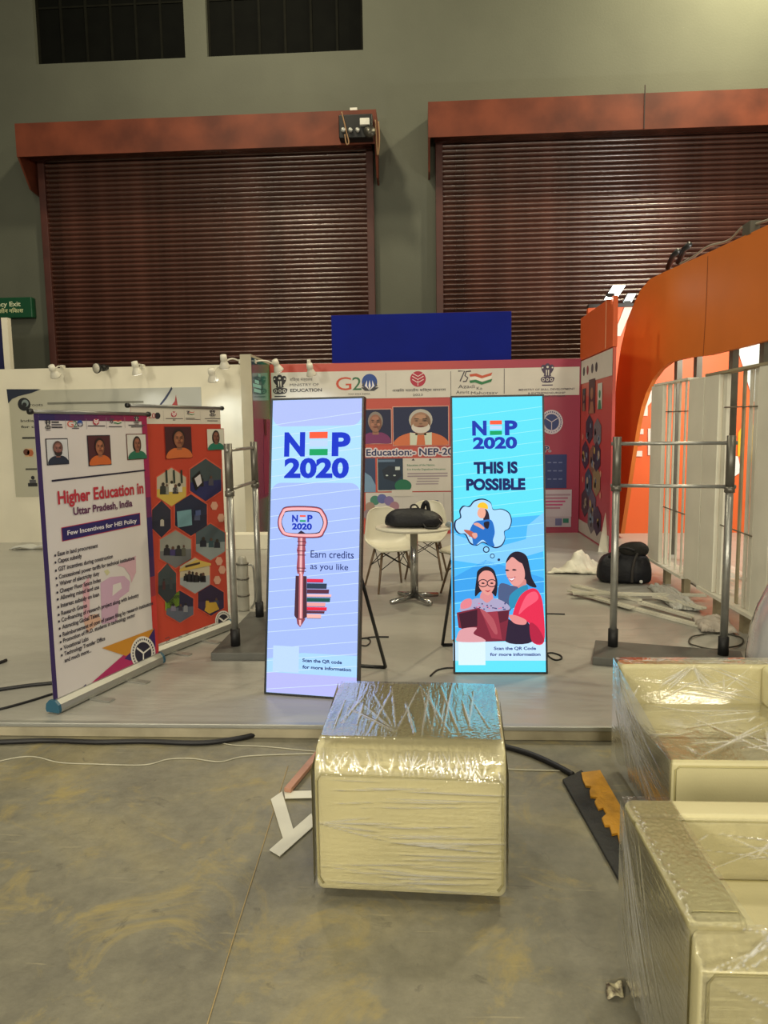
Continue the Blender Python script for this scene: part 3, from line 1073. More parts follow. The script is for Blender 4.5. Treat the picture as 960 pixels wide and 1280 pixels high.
# ---- right hand booth: poster wall, tower fascia, letter wall, arch
ORANGE = pm('orange_paint', 'd0722a', .55, var=.07, scale=1.2)
ORANGE2 = pm('orange_red_paint', 'd9602a', .55, var=.06, scale=1.2)
OFFW = pm('offwhite_letters', 'dcd9d0', .5, var=.05)
XP = 2.47
YPN = ox(766, 420, 2.46).y
t = thing('poster_wall', 'booth side wall printed with hexagon photographs under an orange fascia', 'wall', (2.52, 10.8, Z0))
MB().box((XP, YPN, Z0), (XP + .04, 11.62, 2.78)).build('wall_panel', ramp_mat('side_print', [(0, 'a03048'), (.55, 'b84442'), (1, 'c2503a')], 2, 0, 2.7, .4), t)
SP = Sheet((XP - .003, 11.55, 0), (0, -1, 0), (0, 0, 1))
g = MB()
SP.polyuv(g, [(-.0, 2.42), (11.54 - YPN, 2.42), (11.54 - YPN, 2.77), (0, 2.77)], 'd3cfc6', 1)
SP.polyuv(g, [(-.05, Z0 + .03), (11.54 - YPN, Z0 + .03), (11.54 - YPN, .30), (-.05, .30)], 'b9b4ac', 1)
for u in (.2, .45, .75, 1.0):
    SP.disc(g, (u, 2.60), .07, ('33313a', '8a3040', 'b23048', '4a4550')[int(u * 4) % 4], 2, 14)
for u0_, v0, w, h, c1, c2 in ((.12, 2.0, .22, .34, '2c2a38', '8a6a5a'), (.55, 1.95, .4, .5, '4a2630', '9a6a52'), (1.1, 2.0, .26, .36, 'c9cfc8', '2f7a5c')):
    SP.polyuv(g, [(u0_, v0), (u0_ + w, v0), (u0_ + w, v0 + h), (u0_, v0 + h)], c1, 2)
    SP.disc(g, (u0_ + w / 2, v0 + h * .58), w * .22, c2, 3, 14)
    SP.polyuv(g, [(u0_ + w * .1, v0), (u0_ + w * .9, v0), (u0_ + w * .7, v0 + h * .35), (u0_ + w * .3, v0 + h * .35)], c2, 3)
R = random.Random(4)
pal = ['2b2f45', '6a6a72', '39304a', '7a5a4a', '2f4a66', '8a7a5a', '3a2a3a', '55506a']
for i, (u, v) in enumerate(((.62, 1.72), (1.12, 1.66), (.38, 1.33), (.88, 1.28), (.62, .93), (1.12, .98), (.4, .60), (.88, .62), (1.1, 1.33), (.85, .40), (1.2, .42))):
    pts = [(u + .26 * math.sin(math.pi / 3 * j), v + .22 * math.cos(math.pi / 3 * j)) for j in range(6)]
    SP.polyuv(g, pts, pal[i % 8], 2 + i * .05)
    for j in range(4):
        SP.disc(g, (u + R.uniform(-.14, .14), v + R.uniform(-.1, .1)), R.uniform(.03, .07), R.choice(['a89a8a', '1d1d26', '6f86a0', 'b09a5a']), 3 + i * .05, 8)
for (u, v) in ((.2, 1.6), (.25, .95), (.22, .5), (1.35, 1.1), (1.36, .8)):
    SP.polyuv(g, [(u + .05 * math.sin(math.pi / 3 * j), v + .05 * math.cos(math.pi / 3 * j)) for j in range(6)], 'd0907a', 2)
g.build('poster_print', None, t)

# orange fascia above the poster wall
YT = YPN
t = thing('orange_fascia', 'narrow orange fascia above the hexagon poster wall beside the shutter', 'fascia', (XP + .07, 10.75, 2.78))
zt = ox(757, 376, XP - .01).z
MB().box((XP - .01, YT, 2.785), (XP + .05, 11.62, zt)).build('fascia_box', ORANGE2, t, bevel=.006)
yj = ox(757, 420, XP - .011).y
MB().box((XP - .013, yj - .012, 2.80), (XP - .0101, yj + .012, zt - .01)).build('joint_strip', pm('joint_lit', 'e8b48a', .4), t)  # panel joint; its pale colour stands in for light catching the seam

def flood(label, x0, y0, x1, y1, Y, st, col, w=.075):
    p, q = oy(x0, y0, Y), oy(x1, y1, Y + .02)
    t = thing('flood_lamp', label, 'lamp', (p.x, Y, zt + .045), 0, 'flood lamps on the orange fascia')
    d = (q - p)
    n = Vector((0, -1, 0))
    s_ = Vector((1, 0, 0)) * w
    b1 = MB()
    b1.prism([p - s_, p + s_, q + s_, q - s_], (0, .05, 0))
    b1.build('housing', BLACKP, t)
    e_ = MB()
    e_.prism([p - s_ * .9 + n * .004, p + s_ * .9 + n * .004, q + s_ * .9 + n * .004, q - s_ * .9 + n * .004], n * .006)
    e_.build('light_panel', glow('flood_' + col, col, st), t)
    MB().box((p.x - .05, Y - .015, zt + .045), (p.x + .05, Y + .045, p.z + .02)).build('bracket', BLACKP, t)
    return t


flood('glowing white flood lamp tilted above the orange fascia', 763, 374, 774, 357, YT + .12, 14, 'f4fff4', .085)
# orange letter wall behind
YO = 11.43
zlw = oy(775, 384, YO).z
t = thing('letter_wall', 'bright orange wall with large white letters seen under the arch', 'wall', (4.5, YO, Z0))
MB().box((2.53, YO, Z0), (6.5, YO + .1, zlw)).build('wall_panel', pm('orange_bright', 'e0652c', .5, var=.06, scale=1), t)
SO = Sheet((0, YO - .02, 0), (1, 0, 0), (0, 0, 1))
zy = zc(780, 410, 5.333)
g = MB()
letters = [
    [((x / 8 - 55) * 5.333, (y / 8 - 70) * 5.333) for x, y in ((270, 352), (375, 535), (445, 352), (525, 352), (405, 640), (345, 640), (190, 352))],
    [(120, 586), (158, 586), (158, 520), (230, 440), (230, 380), (190, 400), (125, 490)],
    [(85, 672), (130, 672), (130, 708), (78, 708)],
    [(68, 755), (122, 755), (122, 783), (82, 783), (78, 820), (122, 820), (122, 856), (44, 856)],
    [(160, 670), (186, 670), (182, 848), (160, 848)]]
for pl in letters:
    g.prism([SO.P(*SO.uv(zy(*p))) for p in pl], (0, .019, 0), OFFW)
    g.build('letter', None, t)
    g = MB()
MB().box((2.53, YO - .03, zlw), (3.6, YO + .1, zlw + .05)).build('top_rail', BLACKP, t)
pb = MB()
for pl, c_ in (([(745, 108), (960, 60), (960, 480), (860, 490), (800, 280)], 'c9d8d8'), ([(760, 700), (790, 650), (790, 850), (757, 858)], 'd8b021'), ([(850, 640), (905, 660), (900, 880), (835, 900)], 'd8b021'), ([(700, 850), (760, 855), (780, 960), (705, 1010)], 'dfe4e4')):
    SO.poly(pb, [zy(*p) for p in pl], c_, 2 if c_ != 'c9d8d8' else 1)
pb.build('printed_shape', None, t)
ztmp, zt = zt, zlw
flood('pale blue flood lamp on the letter wall beside the arch', 784, 378, 790, 367, YO + .0, .9, 'b4dcec', .07)
zt = ztmp

# arch
AO = Vector((2.92, 11.35, 0))
AU = (Vector((3.39, 7.53, 0)) - AO).normalized()
SR = Sheet(AO, AU, (0, 0, 1))
outer = [(763, 667), (764, 600), (767, 520), (771, 470), (776, 435), (784, 400), (793, 378), (801, 362), (812, 349), (830, 340), (880, 318), (960, 281)]
inner = [(960, 425), (930, 433), (885, 444), (860, 447), (838, 452), (826, 461), (816, 474), (808, 490), (802, 508), (797, 530), (792, 560), (786, 600), (776, 667)]
po = [SR.uv(p) for p in outer]
pi_ = [SR.uv(p) for p in inner]
zt_, zb_ = po[-1][1], pi_[0][1]
Lx = po[-1][0]
pts = po + [(Lx + 1.2, zt_), (Lx + 1.9, zt_ - .35), (Lx + 2.1, zt_ - 1.0), (Lx + 2.2, Z0), (Lx + 2.0, Z0), (Lx + 1.8, zb_ - .7), (Lx + 1.5, zb_ - .1), (Lx + 1.2, zb_)] + pi_
pts = [(u, max(v, Z0)) for u, v in pts]
t = thing('orange_arch', 'big orange booth arch with rounded corner over the stripped white partition', 'arch', AO + AU * 2.5 + Vector((0, 0, Z0)))
MB().prism([SR.P(u, v) for u, v in pts], -SR.N * .06).build('arch_body', ORANGE, t)
js = MB()
SR.stroke(js, [(885, 320), (883, 380), (879, 446)], .012, pm('paint_joint', '8a4012', .7), 1)
js.build('sheet_joint', None, t)
PG = pm('grey_post', '6a665a', .5, .3, .15, 5)
for i, (x, yt_) in enumerate(((838, 445), (862, 440), (906, 430), (944, 422))):
    u, v = SR.uv((x, yt_))
    p = SR.P(u, 0) - SR.N * .11
    M = Matrix.Translation(p) @ Matrix.Rotation(math.atan2(AU.y, AU.x), 4, 'Z')
    MB().box((-.04, -.035, Z0), (.04, .035, v + .06), None, M).build('post', PG, t)
# cables and clips on top of the arch
t2 = thing('arch_cable', 'loose grey cable and black clamps lying along the arch top', 'cable', SR.P(*SR.uv((880, 318))))
cab = [SR.P(u, v + .02) - SR.N * .05 for u, v in [SR.uv(p) for p in ((845, 332), (862, 326), (880, 316), (905, 303), (922, 294), (940, 286), (958, 279))]]
for i, dz in enumerate((0, .03, .05, .0, .06, .03, .02)):
    cab[i].z += dz
MB().tube(smooth_line(cab), .014, 6).build('cable', pm('cable_grey', '8a8678', .5), t2)
for x, y in ((829, 336), (842, 329)):
    u, v = SR.uv((x, y))
    p = SR.P(u, v) - SR.N * .06
    q = SR.P(u + .28, v + .16) - SR.N * .06
    MB().tube([p, (p + q) / 2 + Vector((0, 0, .05)), q], .035, 8).build('clamp', BLACKP, t2)
u, v = SR.uv((933, 291))
p = SR.P(u, v) - SR.N * .05
MB().box((p.x - .05, p.y - .09, p.z - .03), (p.x + .05, p.y + .09, p.z + .1)).build('connector', pm('connector_grey', '5a574c', .5), t2)

# stripped white partition
XQ = 2.52
t = thing('slatted_partition', 'stripped white partition of upright boards and thin rods under the arch', 'partition', (XQ + .05, 6.9, Z0))
PB = pm('board_white', 'dedccd', .6, var=.08, scale=2)
PB2 = pm('board_raw_edge', '9a8f74', .7, var=.15, scale=4)
zbot, ztop = .29, 2.185
Yp = lambda x, y=585: ox(x, y, XQ).y
def board(xa, xb, name='board', zb=zbot, zt=ztop, th=.04, mat=PB):
    ya, yb = Yp(xa), Yp(xb)
    MB().box((XQ, min(ya, yb), zb), (XQ + th, max(ya, yb), zt)).build(name, mat, t, bevel=.003)
board(812, 826); board(858, 876.5); board(877.5, 895); board(944, 964, zb=.27); board(970, 990)
for x, w in ((829.5, .05), (836, .028), (843, .028), (850, .028), (898.5, .075), (921, .04), (930, .045), (936.5, .06)):
    y = Yp(x)
    MB().box((XQ + .03, y - w / 2, zbot + .001), (XQ + (.045 if w < .05 else .06), y + w / 2, ztop - .001)).build('rod', PB if x not in (899, 921) else PB2, t)
for xa, xb in ((815, 857), (878, 964)):
    ya, yb = Yp(xb), Yp(xa)
    MB().box((XQ - .02, ya, zbot - .03), (XQ + .16, yb, zbot - .002)).build('sill_board', PB, t)
    MB().box((XQ - .005, ya, ztop + .001), (XQ + .10, yb, ztop + .022)).build('top_rail', PB2 if xa > 860 else PB, t)
for x in (825, 848, 888, 922):
    y = Yp(x, 740)
    MB().box((XQ + .04, y - .04, Z0), (XQ + .10, y + .04, zbot - .031)).build('foot', PB2, t)
for zq_ in (1.9, .9):
    for xa, xb in ((828, 857), (900, 940)):
        MB().tube([(XQ + .02, Yp(xa), zq_), (XQ + .02, Yp(xb), zq_ - .01)], .006, 5).build('wire', pm('thin_wire', '6a6252', .5), t)

# ================================================================== ROLL UP BANNERS
ENDCAP = pm('teal_end_cap', '2a5a72', .4)
POLE = pm('grey_pole', '8f8f8c', .35, .7)


def rollup(label, A, B, ztl, ztr, sheet_mat):
    A, B = Vector(A), Vector(B)
    U = (B - A).normalized()
    L = (B - A).length
    N = Vector((U.y, -U.x, 0))
    r = thing('roll_up_banner', label, 'banner', (A + B) / 2, 0, 'roll-up banners on the platform')
    ang = math.atan2(U.y, U.x)
    M = Matrix.Translation(A) @ Matrix.Rotation(ang, 4, 'Z')
    prof = [(-.045, .012), (-.05, .03), (-.045, .06), (-.02, .085), (.02, .085), (.045, .06), (.05, .03), (.045, .012)]
    bs = MB()
    bs.prism([M @ Vector((.02, y, z)) for y, z in prof], U * (L - .04))
    bs.build('base_cassette', ALU, r)
    for s_ in (0, L - .02):
        MB().prism([M @ Vector((s_, y * 1.06, z * 1.03 - .001)) for y, z in prof], U * .02).build('end_cap', ENDCAP, r)
    for s_ in (.28, .62):
        MB().box((s_ * L - .025, -.20, .001), (s_ * L + .025, .16, .011), None, M).build('foot', ALU, r)
    zt = (ztl + ztr) / 2
    MB().tube([M @ Vector((L / 2, .04, .06)), M @ Vector((L / 2, .03, zt - A.z))], .010, 8).build('support_pole', POLE, r)
    MB().tube([M @ Vector((-.005, 0, zt - A.z)), M @ Vector((L + .005, 0, zt - A.z))], .012, 8).build('top_bar', POLE, r)
    for s_ in (-.012, L + .012):
        MB().tube([M @ Vector((s_ - .01, 0, zt - A.z)), M @ Vector((s_ + .01, 0, zt - A.z))], .018, 8).build('bar_cap', BLACKP, r)
    sh = Sheet(A, U, (0, 0, 1))
    sb = MB()
    z0, z1 = .075, zt - A.z - .005
    nu = 24
    vs, fs = [], []
    for i in range(nu + 1):
        for z in (z0, z1):
            vs.append(M @ Vector((.01 + (L - .02) * i / nu, 0, z)))
    for i in range(nu):
        fs.append((2 * i, 2 * i + 2, 2 * i + 3, 2 * i + 1))
    sb.add(vs, fs, sheet_mat, True)
    sheet = sb.build('print_sheet', None, r)
    return r, sheet, sh, L, zt


A1, B1 = oz(66, 893, Z0), oz(200, 829, Z0)
WS = pm('banner_white', 'd9d3d2', .45, var=.04, scale=2)
r1, sheet1, s1, L1, zt1 = rollup('front roll-up banner listing higher education incentives on white', A1, B1, oy(52, 520, A1.y).z, oy(188, 513, B1.y).z, WS)
H1 = zt1 - Z0
g = MB()
# border: purple left/top fading to red right
ORD = [(0, .09, '2b1c58'), (.09, .3, '2b1c58')]
s1.polyuv(g, [(.01, .075), (.045, .075), (.045, H1 - .01), (.01, H1 - .01)], '33205c', 1)
nn = 8
for i in range(nn):
    t0, t1 = .045 + (L1 - .055) * i / nn, .045 + (L1 - .055) * (i + 1) / nn
    f = i / (nn - 1)
    cc = tuple(a_ * (1 - f) + b2 * f for a_, b2 in zip((.16, .12, .36), (.62, .13, .30)))
    s1.polyuv(g, [(t0, H1 - .05), (t1, H1 - .05), (t1, H1 - .01), (t0, H1 - .01)], cc, 1.5)
for i in range(12):
    f = i / 11
    v0, v1 = H1 - .01 - (H1 - .09) * i / 12, H1 - .01 - (H1 - .09) * (i + 1) / 12
    if f < .25:
        cc = (.60, .13, .32)
    elif f < .45:
        k_ = (f - .25) / .2
        cc = (.60 * (1 - k_) + .2 * k_, .13, .32 + .04 * k_)
    elif f < .62:
        cc = (.17, .12, .36)
    else:
        k_ = min(1, (f - .62) / .15)
        cc = (.17 + .6 * k_, .12 + .1 * k_, .36 - .16 * k_)
    s1.polyuv(g, [(L1 - .065, v1), (L1 - .01, v1), (L1 - .01, v0), (L1 - .065, v0)], cc, 1.6)
c4 = zc(40, 500, 3.43)
c5 = zc(40, 680, 3.43)
c6 = zc(60, 650, 6.735)
s1.poly(g, [c5(110, 690), c5(118, 656), c5(200, 628), c5(230, 600), c5(240, 640)], '2b1c58', 1.4)
s1.poly(g, [c5(166, 672), c5(524, 360), c5(536, 498), c5(200, 660)], 'b02a64', 1.8)
s1.poly(g, [c5(395, 492), c5(524, 360), c5(528, 440), c5(420, 500)], '3a2468', 2.0)
s1.poly(g, [c5(298, 446), c5(522, 362), c5(500, 400), c5(402, 480)], 'c98a2a', 2.2)
g.build('banner_border', None, sheet1)
g = MB()
emblem(s1, g, *c4(56, 84), *c4(78, 130), '2a2830', 2)
for i, w in enumerate((32, 45, 48)):
    s1.rect(g, *c4(82, 92 + i * 11), *c4(82 + w, 98 + i * 11), ('22202a', '5a5862', '33313a')[i], 2)
for xy0, xy1 in (((142, 84), (143.2, 128)), ((232, 80), (233.2, 126)), ((317, 76), (318.2, 123)), ((396, 74), (397.2, 120))):
    s1.rect(g, *c4(*xy0), *c4(*xy1), '9a969a', 2)
g20(s1, g, *c4(151, 84), *c4(217, 116))
s1.rect(g, *c4(170, 119), *c4(200, 123), '5a5862', 2)
red_seal(s1, g, *c4(273, 94), 4.0)
s1.rect(g, *c4(238, 109), *c4(312, 113), '44424a', 2)
azadi(s1, g, *c4(330, 82), *c4(392, 118), 2, False)
s1.rect(g, *c4(328, 112), *c4(384, 116), '55525a', 2)
emblem(s1, g, *c4(436, 68), *c4(458, 104), '33303a', 2)
s1.rect(g, *c4(412, 106), *c4(484, 110), '44424a', 2)
s1.rect(g, *c4(424, 113), *c4(475, 117), '44424a', 2)
g.build('logo_row', None, sheet1)
g = MB()
portrait(s1, g, *c4(66, 168), *c4(148, 276), 'cfd0d4', '8a5f55', '5a4038', '1f2a3c', '2c2a34', '2a2220', 2, False, 1, None, .006)
g.build('portrait', None, sheet1)
g = MB()
portrait(s1, g, *c4(244, 154), *c4(330, 280), '4a2228', '9a6248', '241c1c', 'c8642c', '2c2a34', None, 2, False, .95, None, .006)
g.build('portrait', None, sheet1)
g = MB()
portrait(s1, g, *c4(410, 148), *c4(484, 254), 'd2d0cc', '8a5a48', '1f1a1c', '1f6a54', '6a3a34', None, 2, True, .85, None, .006)
g.build('portrait', None, sheet1)
g = MB()
s1.poly(g, [c4(82, 343), c4(484, 298), c4(485, 304), c4(84, 351)], '1f1c34', 2)
s1.text(g, 'Higher Education in', *c4(110, 446), *c4(474, 350), 'b5293a', 3, .03)
vs_, fs_ = None, None
s1.text(g, 'Uttar Pradesh, India', *c4(176, 493), *c4(427, 425), '5a2550', 3, .03)
s1.poly(g, [c4(126, 550), c4(460, 486), c4(462, 533), c4(130, 604)], '241c60', 2)
s1.poly(g, [c4(124, 547), c4(462, 483), c4(464, 536), c4(128, 607)], 'b02a4a', 1.7)
s1.text(g, 'Few Incentives for HEI Policy', *c4(150, 580), *c4(446, 507), 'e0dce4', 3, .02)
g.build('heading', None, sheet1)
# UP watermark
g = MB()
for pl, c_ in (([(290, 540), (345, 480), (350, 800), (300, 860)], 'd8a9b4'), ([(300, 860), (350, 800), (420, 790), (450, 850), (330, 950)], 'd9b09a'), ([(440, 530), (520, 480), (640, 470), (690, 520), (680, 600), (600, 660), (580, 850), (450, 880)], 'c9a6c0'), ([(580, 380), (738, 300), (740, 440), (700, 530), (690, 470), (640, 400)], 'd2aab8'), ([(470, 430), (500, 415), (520, 440), (495, 470)], 'c8c49a')):
    s1.poly(g, [c6(*p) for p in pl], c_, 1.2)
s1.poly(g, [c6(*p) for p in ((545, 545), (610, 525), (620, 575), (540, 640))], 'd9d3d2', 1.5)
g.build('watermark', None, sheet1)
g = MB()
lines = [('Ease in land procurement', 78, 303, 416, 225), ('Capex subsidy', 80, 362, 282, 325), ('GST incentives during construction', 84, 430, 542, 318), ('Concessional power tariffs for technical institutions', 88, 495, 725, 338), ('Waiver of electricity duty', 94, 552, 430, 470), ('Cheaper Floor Space Index', 96, 615, 444, 527), ('Allowing mixed land use', 100, 672, 428, 590), ('Interest subsidy on loan', 104, 737, 428, 650), ('Research Grants', 108, 802, 326, 744), ('Co-financing of research project along with Industry', 110, 858, 762, 656), ('Attracting Global Talent', 116, 918, 432, 822), ('Reimbursement of cost of patent filing by research institutions', 120, 980, 880, 716), ('Promotion of Ph.D. students in technology sector', 124, 1032, 732, 822), ('Vocational Labs', 128, 1090, 338, 1025), ('Technology Transfer Office', 134, 1143, 478, 1022), ('and much more...', 136, 1200, 362, 1128)]
for i, (st_, xa, ya, xb, yb) in enumerate(lines):
    xa_, ya_ = c6(xa, ya)
    xb_, yb_ = c6(xb, yb)
    # cap height in the sheet: 30 crop px
    s1.text(g, st_, xa_, ya_, xb_, yb_, '2a2436', 3, .025, True, 'l', .027)
    if i < 15:
        s1.disc(g, s1.uv(c6(xa - 22, ya - 4)), .008, '2a2436', 3, 8)
    g.build('text_line', None, sheet1)
    g = MB()
g = MB()
round_seal(s1, g, *c6(796, 1120), 15.5, 21.0, '26243a')
g.build('round_emblem', None, sheet1)

# second banner, orange
B2 = oz(287, 786, Z0)
A2 = B2 - Vector((.398, .917, 0)) * 1.0
RO = ramp_mat('banner_orange', [(0, 'c04a2e'), (.5, 'c24634'), (1, 'b8402e')], 2, -.9, .9, .45)
r2, sheet2, s2, L2, zt2 = rollup('rear roll-up banner, orange with hexagonal photographs', A2, B2, 1.95, oy(284, 510, B2.y).z, RO)
H2 = zt2 - Z0
d4 = zc(185, 500, 8)
d5 = zc(185, 650, 6.194)
g = MB()
vtop = s2.uv(d4(600, 240))[1]
s2.polyuv(g, [(.012, vtop), (L2 - .012, vtop), (L2 - .012, H2 - .006), (.012, H2 - .006)], 'cfc9bd', 1)
hdr = g.build('banner_strip', None, sheet2)
g = MB()
vb0 = s2.uv(d5(520, 800))[1]
vb1 = s2.uv(d5(665, 742))[1]
s2.polyuv(g, [(.012, .08), (L2 - .012, .08), (L2 - .012, vb1), (.012, vb1)], 'cbc4bb', 1)
g.build('banner_strip', None, sheet2)
g = MB()
s2.text(g, 'G20', *d4(-60, 180), *d4(70, 128), 'b23048', 2)
s2.ell(g, *d4(92, 158), 3.6, 4.2, '20222c', 2, 16)
red_seal(s2, g, *d4(255, 143), 3.6)
for x0, y0, x1, y1 in ((175, 182, 348, 190), (245, 196, 272, 204), (375, 180, 465, 186), (375, 190, 520, 196), (565, 182, 720, 190), (590, 204, 695, 212)):
    s2.rect(g, *d4(x0, y0), *d4(x1, y1), '3c3a40', 2)
for x in (152, 360, 520):
    s2.rect(g, *d4(x - 1.5, 105), *d4(x + 1.5, 210), '9a948a', 2)
azadi(s2, g, *d4(385, 112), *d4(475, 175), 2, False)
emblem(s2, g, *d4(612, 98), *d4(672, 170), '2a2830', 2)
g.build('logo_row', None, hdr)
# line art along the foot
for pts_ in ([(130, 920), (160, 905), (165, 930), (140, 940), (150, 975), (170, 970)], [(185, 955), (225, 945)], [(235, 905), (260, 900), (240, 930), (265, 925), (250, 950)], [(290, 880), (310, 880), (300, 910), (320, 905)], [(325, 895), (345, 885), (340, 915), (380, 905), (385, 860), (410, 850), (415, 885), (390, 890)], [(430, 840), (460, 825), (440, 870), (470, 860), (505, 810), (450, 850), (505, 880)]):
    g = MB()
    s2.stroke(g, [d5(*p) for p in pts_], .006, '4a464c', 2)
    g.build('line_drawing', None, sheet2)
g = MB()
portrait(s2, g, *d4(178, 270), *d4(424, 585), '3c1c24', '8f5c44', '241a1c', 'c86a38', '8a2a24', None, 2, False, .95, None, .006)
g.build('portrait', None, sheet2)
g = MB()
portrait(s2, g, *d4(594, 290), *d4(752, 500), 'd0cec2', '7a5044', '1b1718', '18705c', 'b03a30', None, 2, True, .85, None, .005)
g.build('portrait', None, sheet2)
BR = 'cf5a44'
HX = [(d4(230, 870), 21, 24, ['b5ad9a', 'c4a84e', '2e3230', '8a8a80', 'd8d4c8', '33333c', 'c9c5ba']),
      (d4(572, 800), 22.5, 26.5, ['3a4a50', '20285c', '16181c', '4a4a58']),
      (d4(130, 1190), 13.5, 23, ['262a3c', '1e2236', 'b0aaa0']),
      (d4(425, 1150), 23, 26, ['1d2742', '161d36', '2b3350', '46506e']),
      (d5(210, 225), 22.5, 23.5, ['8f9088', '6a6c6e', '1e1f2a', '3d3568', '272a30', '5a5a50']),
      (d5(480, 170), 21, 23, ['46565e', '8a9496', '1a2030', '2c4a54', '1c2230']),
      (d5(145, 490), 13, 25, ['3a4448', '2c343a', '4a2a2e', '394046']),
      (d5(360, 430), 21.5, 22.5, ['bfb49a', '9aa0a4', '16181f', '1a1c26', '20202a', '15171e', '1c1e28', '181a22']),
      (d5(243, 670), 19.5, 20, ['262440', '5a6070', '7a7488', '3a3848', '8a8c94']),
      (d5(484, 620), 18.5, 19.5, ['2a1d3c', '33264a', 'b8963c', '3a4460'])]
for (cx, cy), rx, ry, cols in HX:
    g = MB()
    hexagon(s2, g, cx, cy, rx, ry, cols, 2, BR)
    if cols[0] == '1d2742':
        s2.rect(g, *d4(280, 1115), *d4(432, 1250), '6f9aa6', 6)
        s2.rect(g, *d4(465, 1105), *d4(520, 1150), '4a5a8a', 6)
    if cols[0] == '3a4a50':
        s2.poly(g, [d4(430, 780), d4(510, 705), d4(540, 830), d4(470, 910)], '0e0f14', 6)
        s2.poly(g, [d4(455, 785), d4(512, 740), d4(530, 825), d4(485, 870)], 'c8c4c8', 7)
    if cols[0] == 'bfb49a':
        s2.poly(g, [d5(235, 400), d5(240, 380), d5(370, 305), d5(480, 335), d5(482, 350)], 'c8aa54', 6)
        s2.rect(g, *d5(280, 352), *d5(395, 340), '3a2a20', 7)
    if cols[0] == 'b5ad9a':
        for k_ in (0, 1, 2):
            s2.rect(g, *d4(165 + k_ * 75, 700), *d4(190 + k_ * 75, 830), '20302c', 6)
    if cols[0] == '262440':
        s2.poly(g, [d5(130, 610), d5(240, 550), d5(240, 660), d5(160, 700), d5(130, 700)], '7ea03a', 3.0)
    if cols[0] == '2a1d3c':
        s2.poly(g, [d5(430, 700), d5(450, 640), d5(520, 635), d5(545, 690), d5(470, 725)], 'c09a38', 6)
    g.build('hexagon_photo', None, sheet2)
g = MB()
for hxy in (d4(660, 1058), d4(728, 1178), d5(548, 318), d5(572, 385), d5(534, 465)):
    g = MB()
    s2.poly(g, [(hxy[0] + 4.8 * math.sin(math.pi / 3 * i + .5), hxy[1] - 5.8 * math.cos(math.pi / 3 * i + .5)) for i in range(6)], 'd2a08a', 2)
    g.build('hexagon_motif', None, sheet2)
g = MB()
round_seal(s2, g, *d5(580, 782), 10.2, 13.0, '2b2836')
g.build('round_emblem', None, sheet2)

# ================================================================== LED POSTERS
SB_ = pm('screen_frame_black', '0b0c10', .4, var=.1)


def led_poster(label, BL, U, V, w, h, leg_pts):
    BL, U, V = Vector(BL), Vector(U).normalized(), Vector(V).normalized()
    N = U.cross(V).normalized()
    r = thing('screen_stand', label, 'screen', BL + U * w / 2, 0, 'leaning poster screens on the platform')
    fr = MB()
    c = [BL, BL + U * w, BL + U * w + V * h, BL + V * h]
    fr.prism([p - N * .045 for p in c], N * .05)
    fr.build('cabinet', SB_, r)
    b_ = .012
    ed = MB()
    lip = N * .008
    for (p, q) in ((0, 1), (1, 2), (2, 3), (3, 0)):
        pass
    for (u0_, v0, u1, v1) in ((0, 0, w, b_), (0, h - b_, w, h), (0, b_, b_, h - b_), (w - b_, b_, w, h - b_)):
        ed.prism([BL + U * a_ + V * d_ + N * .0052 for a_, d_ in ((u0_, v0), (u1, v0), (u1, v1), (u0_, v1))], lip)
    ed.build('frame', SB_, r)
    for k_, pl in enumerate(leg_pts):
        MB().tube(pl, .012, 8).build('easel_leg', SB_, r)
    sh = Sheet(BL + N * .0056, U, V)
    sh.ink = lambda c_: led(c_, LEDS)
    return r, sh


LEDS = 1.04
# left screen
BL1 = oz(331, 867, Z0)
U1 = Vector((.985, -.173, 0))
V1 = Vector((.048, .275, 1.885))
hl = [oz(482, 834, Z0 + .012), oz(457, 690, .9)]
f1 = oz(482, 834, Z0 + .012)
f0 = f1 + Vector((-.56, .10, 0))
top1 = BL1 + U1 * .56 + V1.normalized() * .95 + Vector((0, .06, 0))
top0 = BL1 + U1 * .08 + V1.normalized() * .95 + Vector((0, .06, 0))
rA, sA = led_poster('tall leaning screen with a copper key on lilac blue', BL1, U1, V1, .625, 1.905, [[top1, f1], [top0, f0], [f1, f0]])
w1, h1 = .625, 1.905
LIL, SKY = 'aebcf4', 'a9d8fb'
g = MB()
sA.polyuv(g, [(.012, .012), (w1 - .012, .012), (w1 - .012, h1 - .012), (.012, h1 - .012)], SKY, 0)
ra = zc(310, 440, 3.84)
rb = zc(330, 620, 7.108)
re_ = zc(310, 640, 3.84)


def rrect(u0_, v0, u1, v1, r, corners):
    out = []
    for (cu, cv, a0, on, sq) in ((u1 - r, v1 - r, 0, corners[0], (u1, v1)), (u0_ + r, v1 - r, 90, corners[1], (u0_, v1)), (u0_ + r, v0 + r, 180, corners[2], (u0_, v0)), (u1 - r, v0 + r, 270, corners[3], (u1, v0))):
        if on:
            out += [(cu + r * math.cos(math.radians(a0 + 15 * i)), cv + r * math.sin(math.radians(a0 + 15 * i))) for i in range(7)]
        else:
            out.append(sq)
    return out


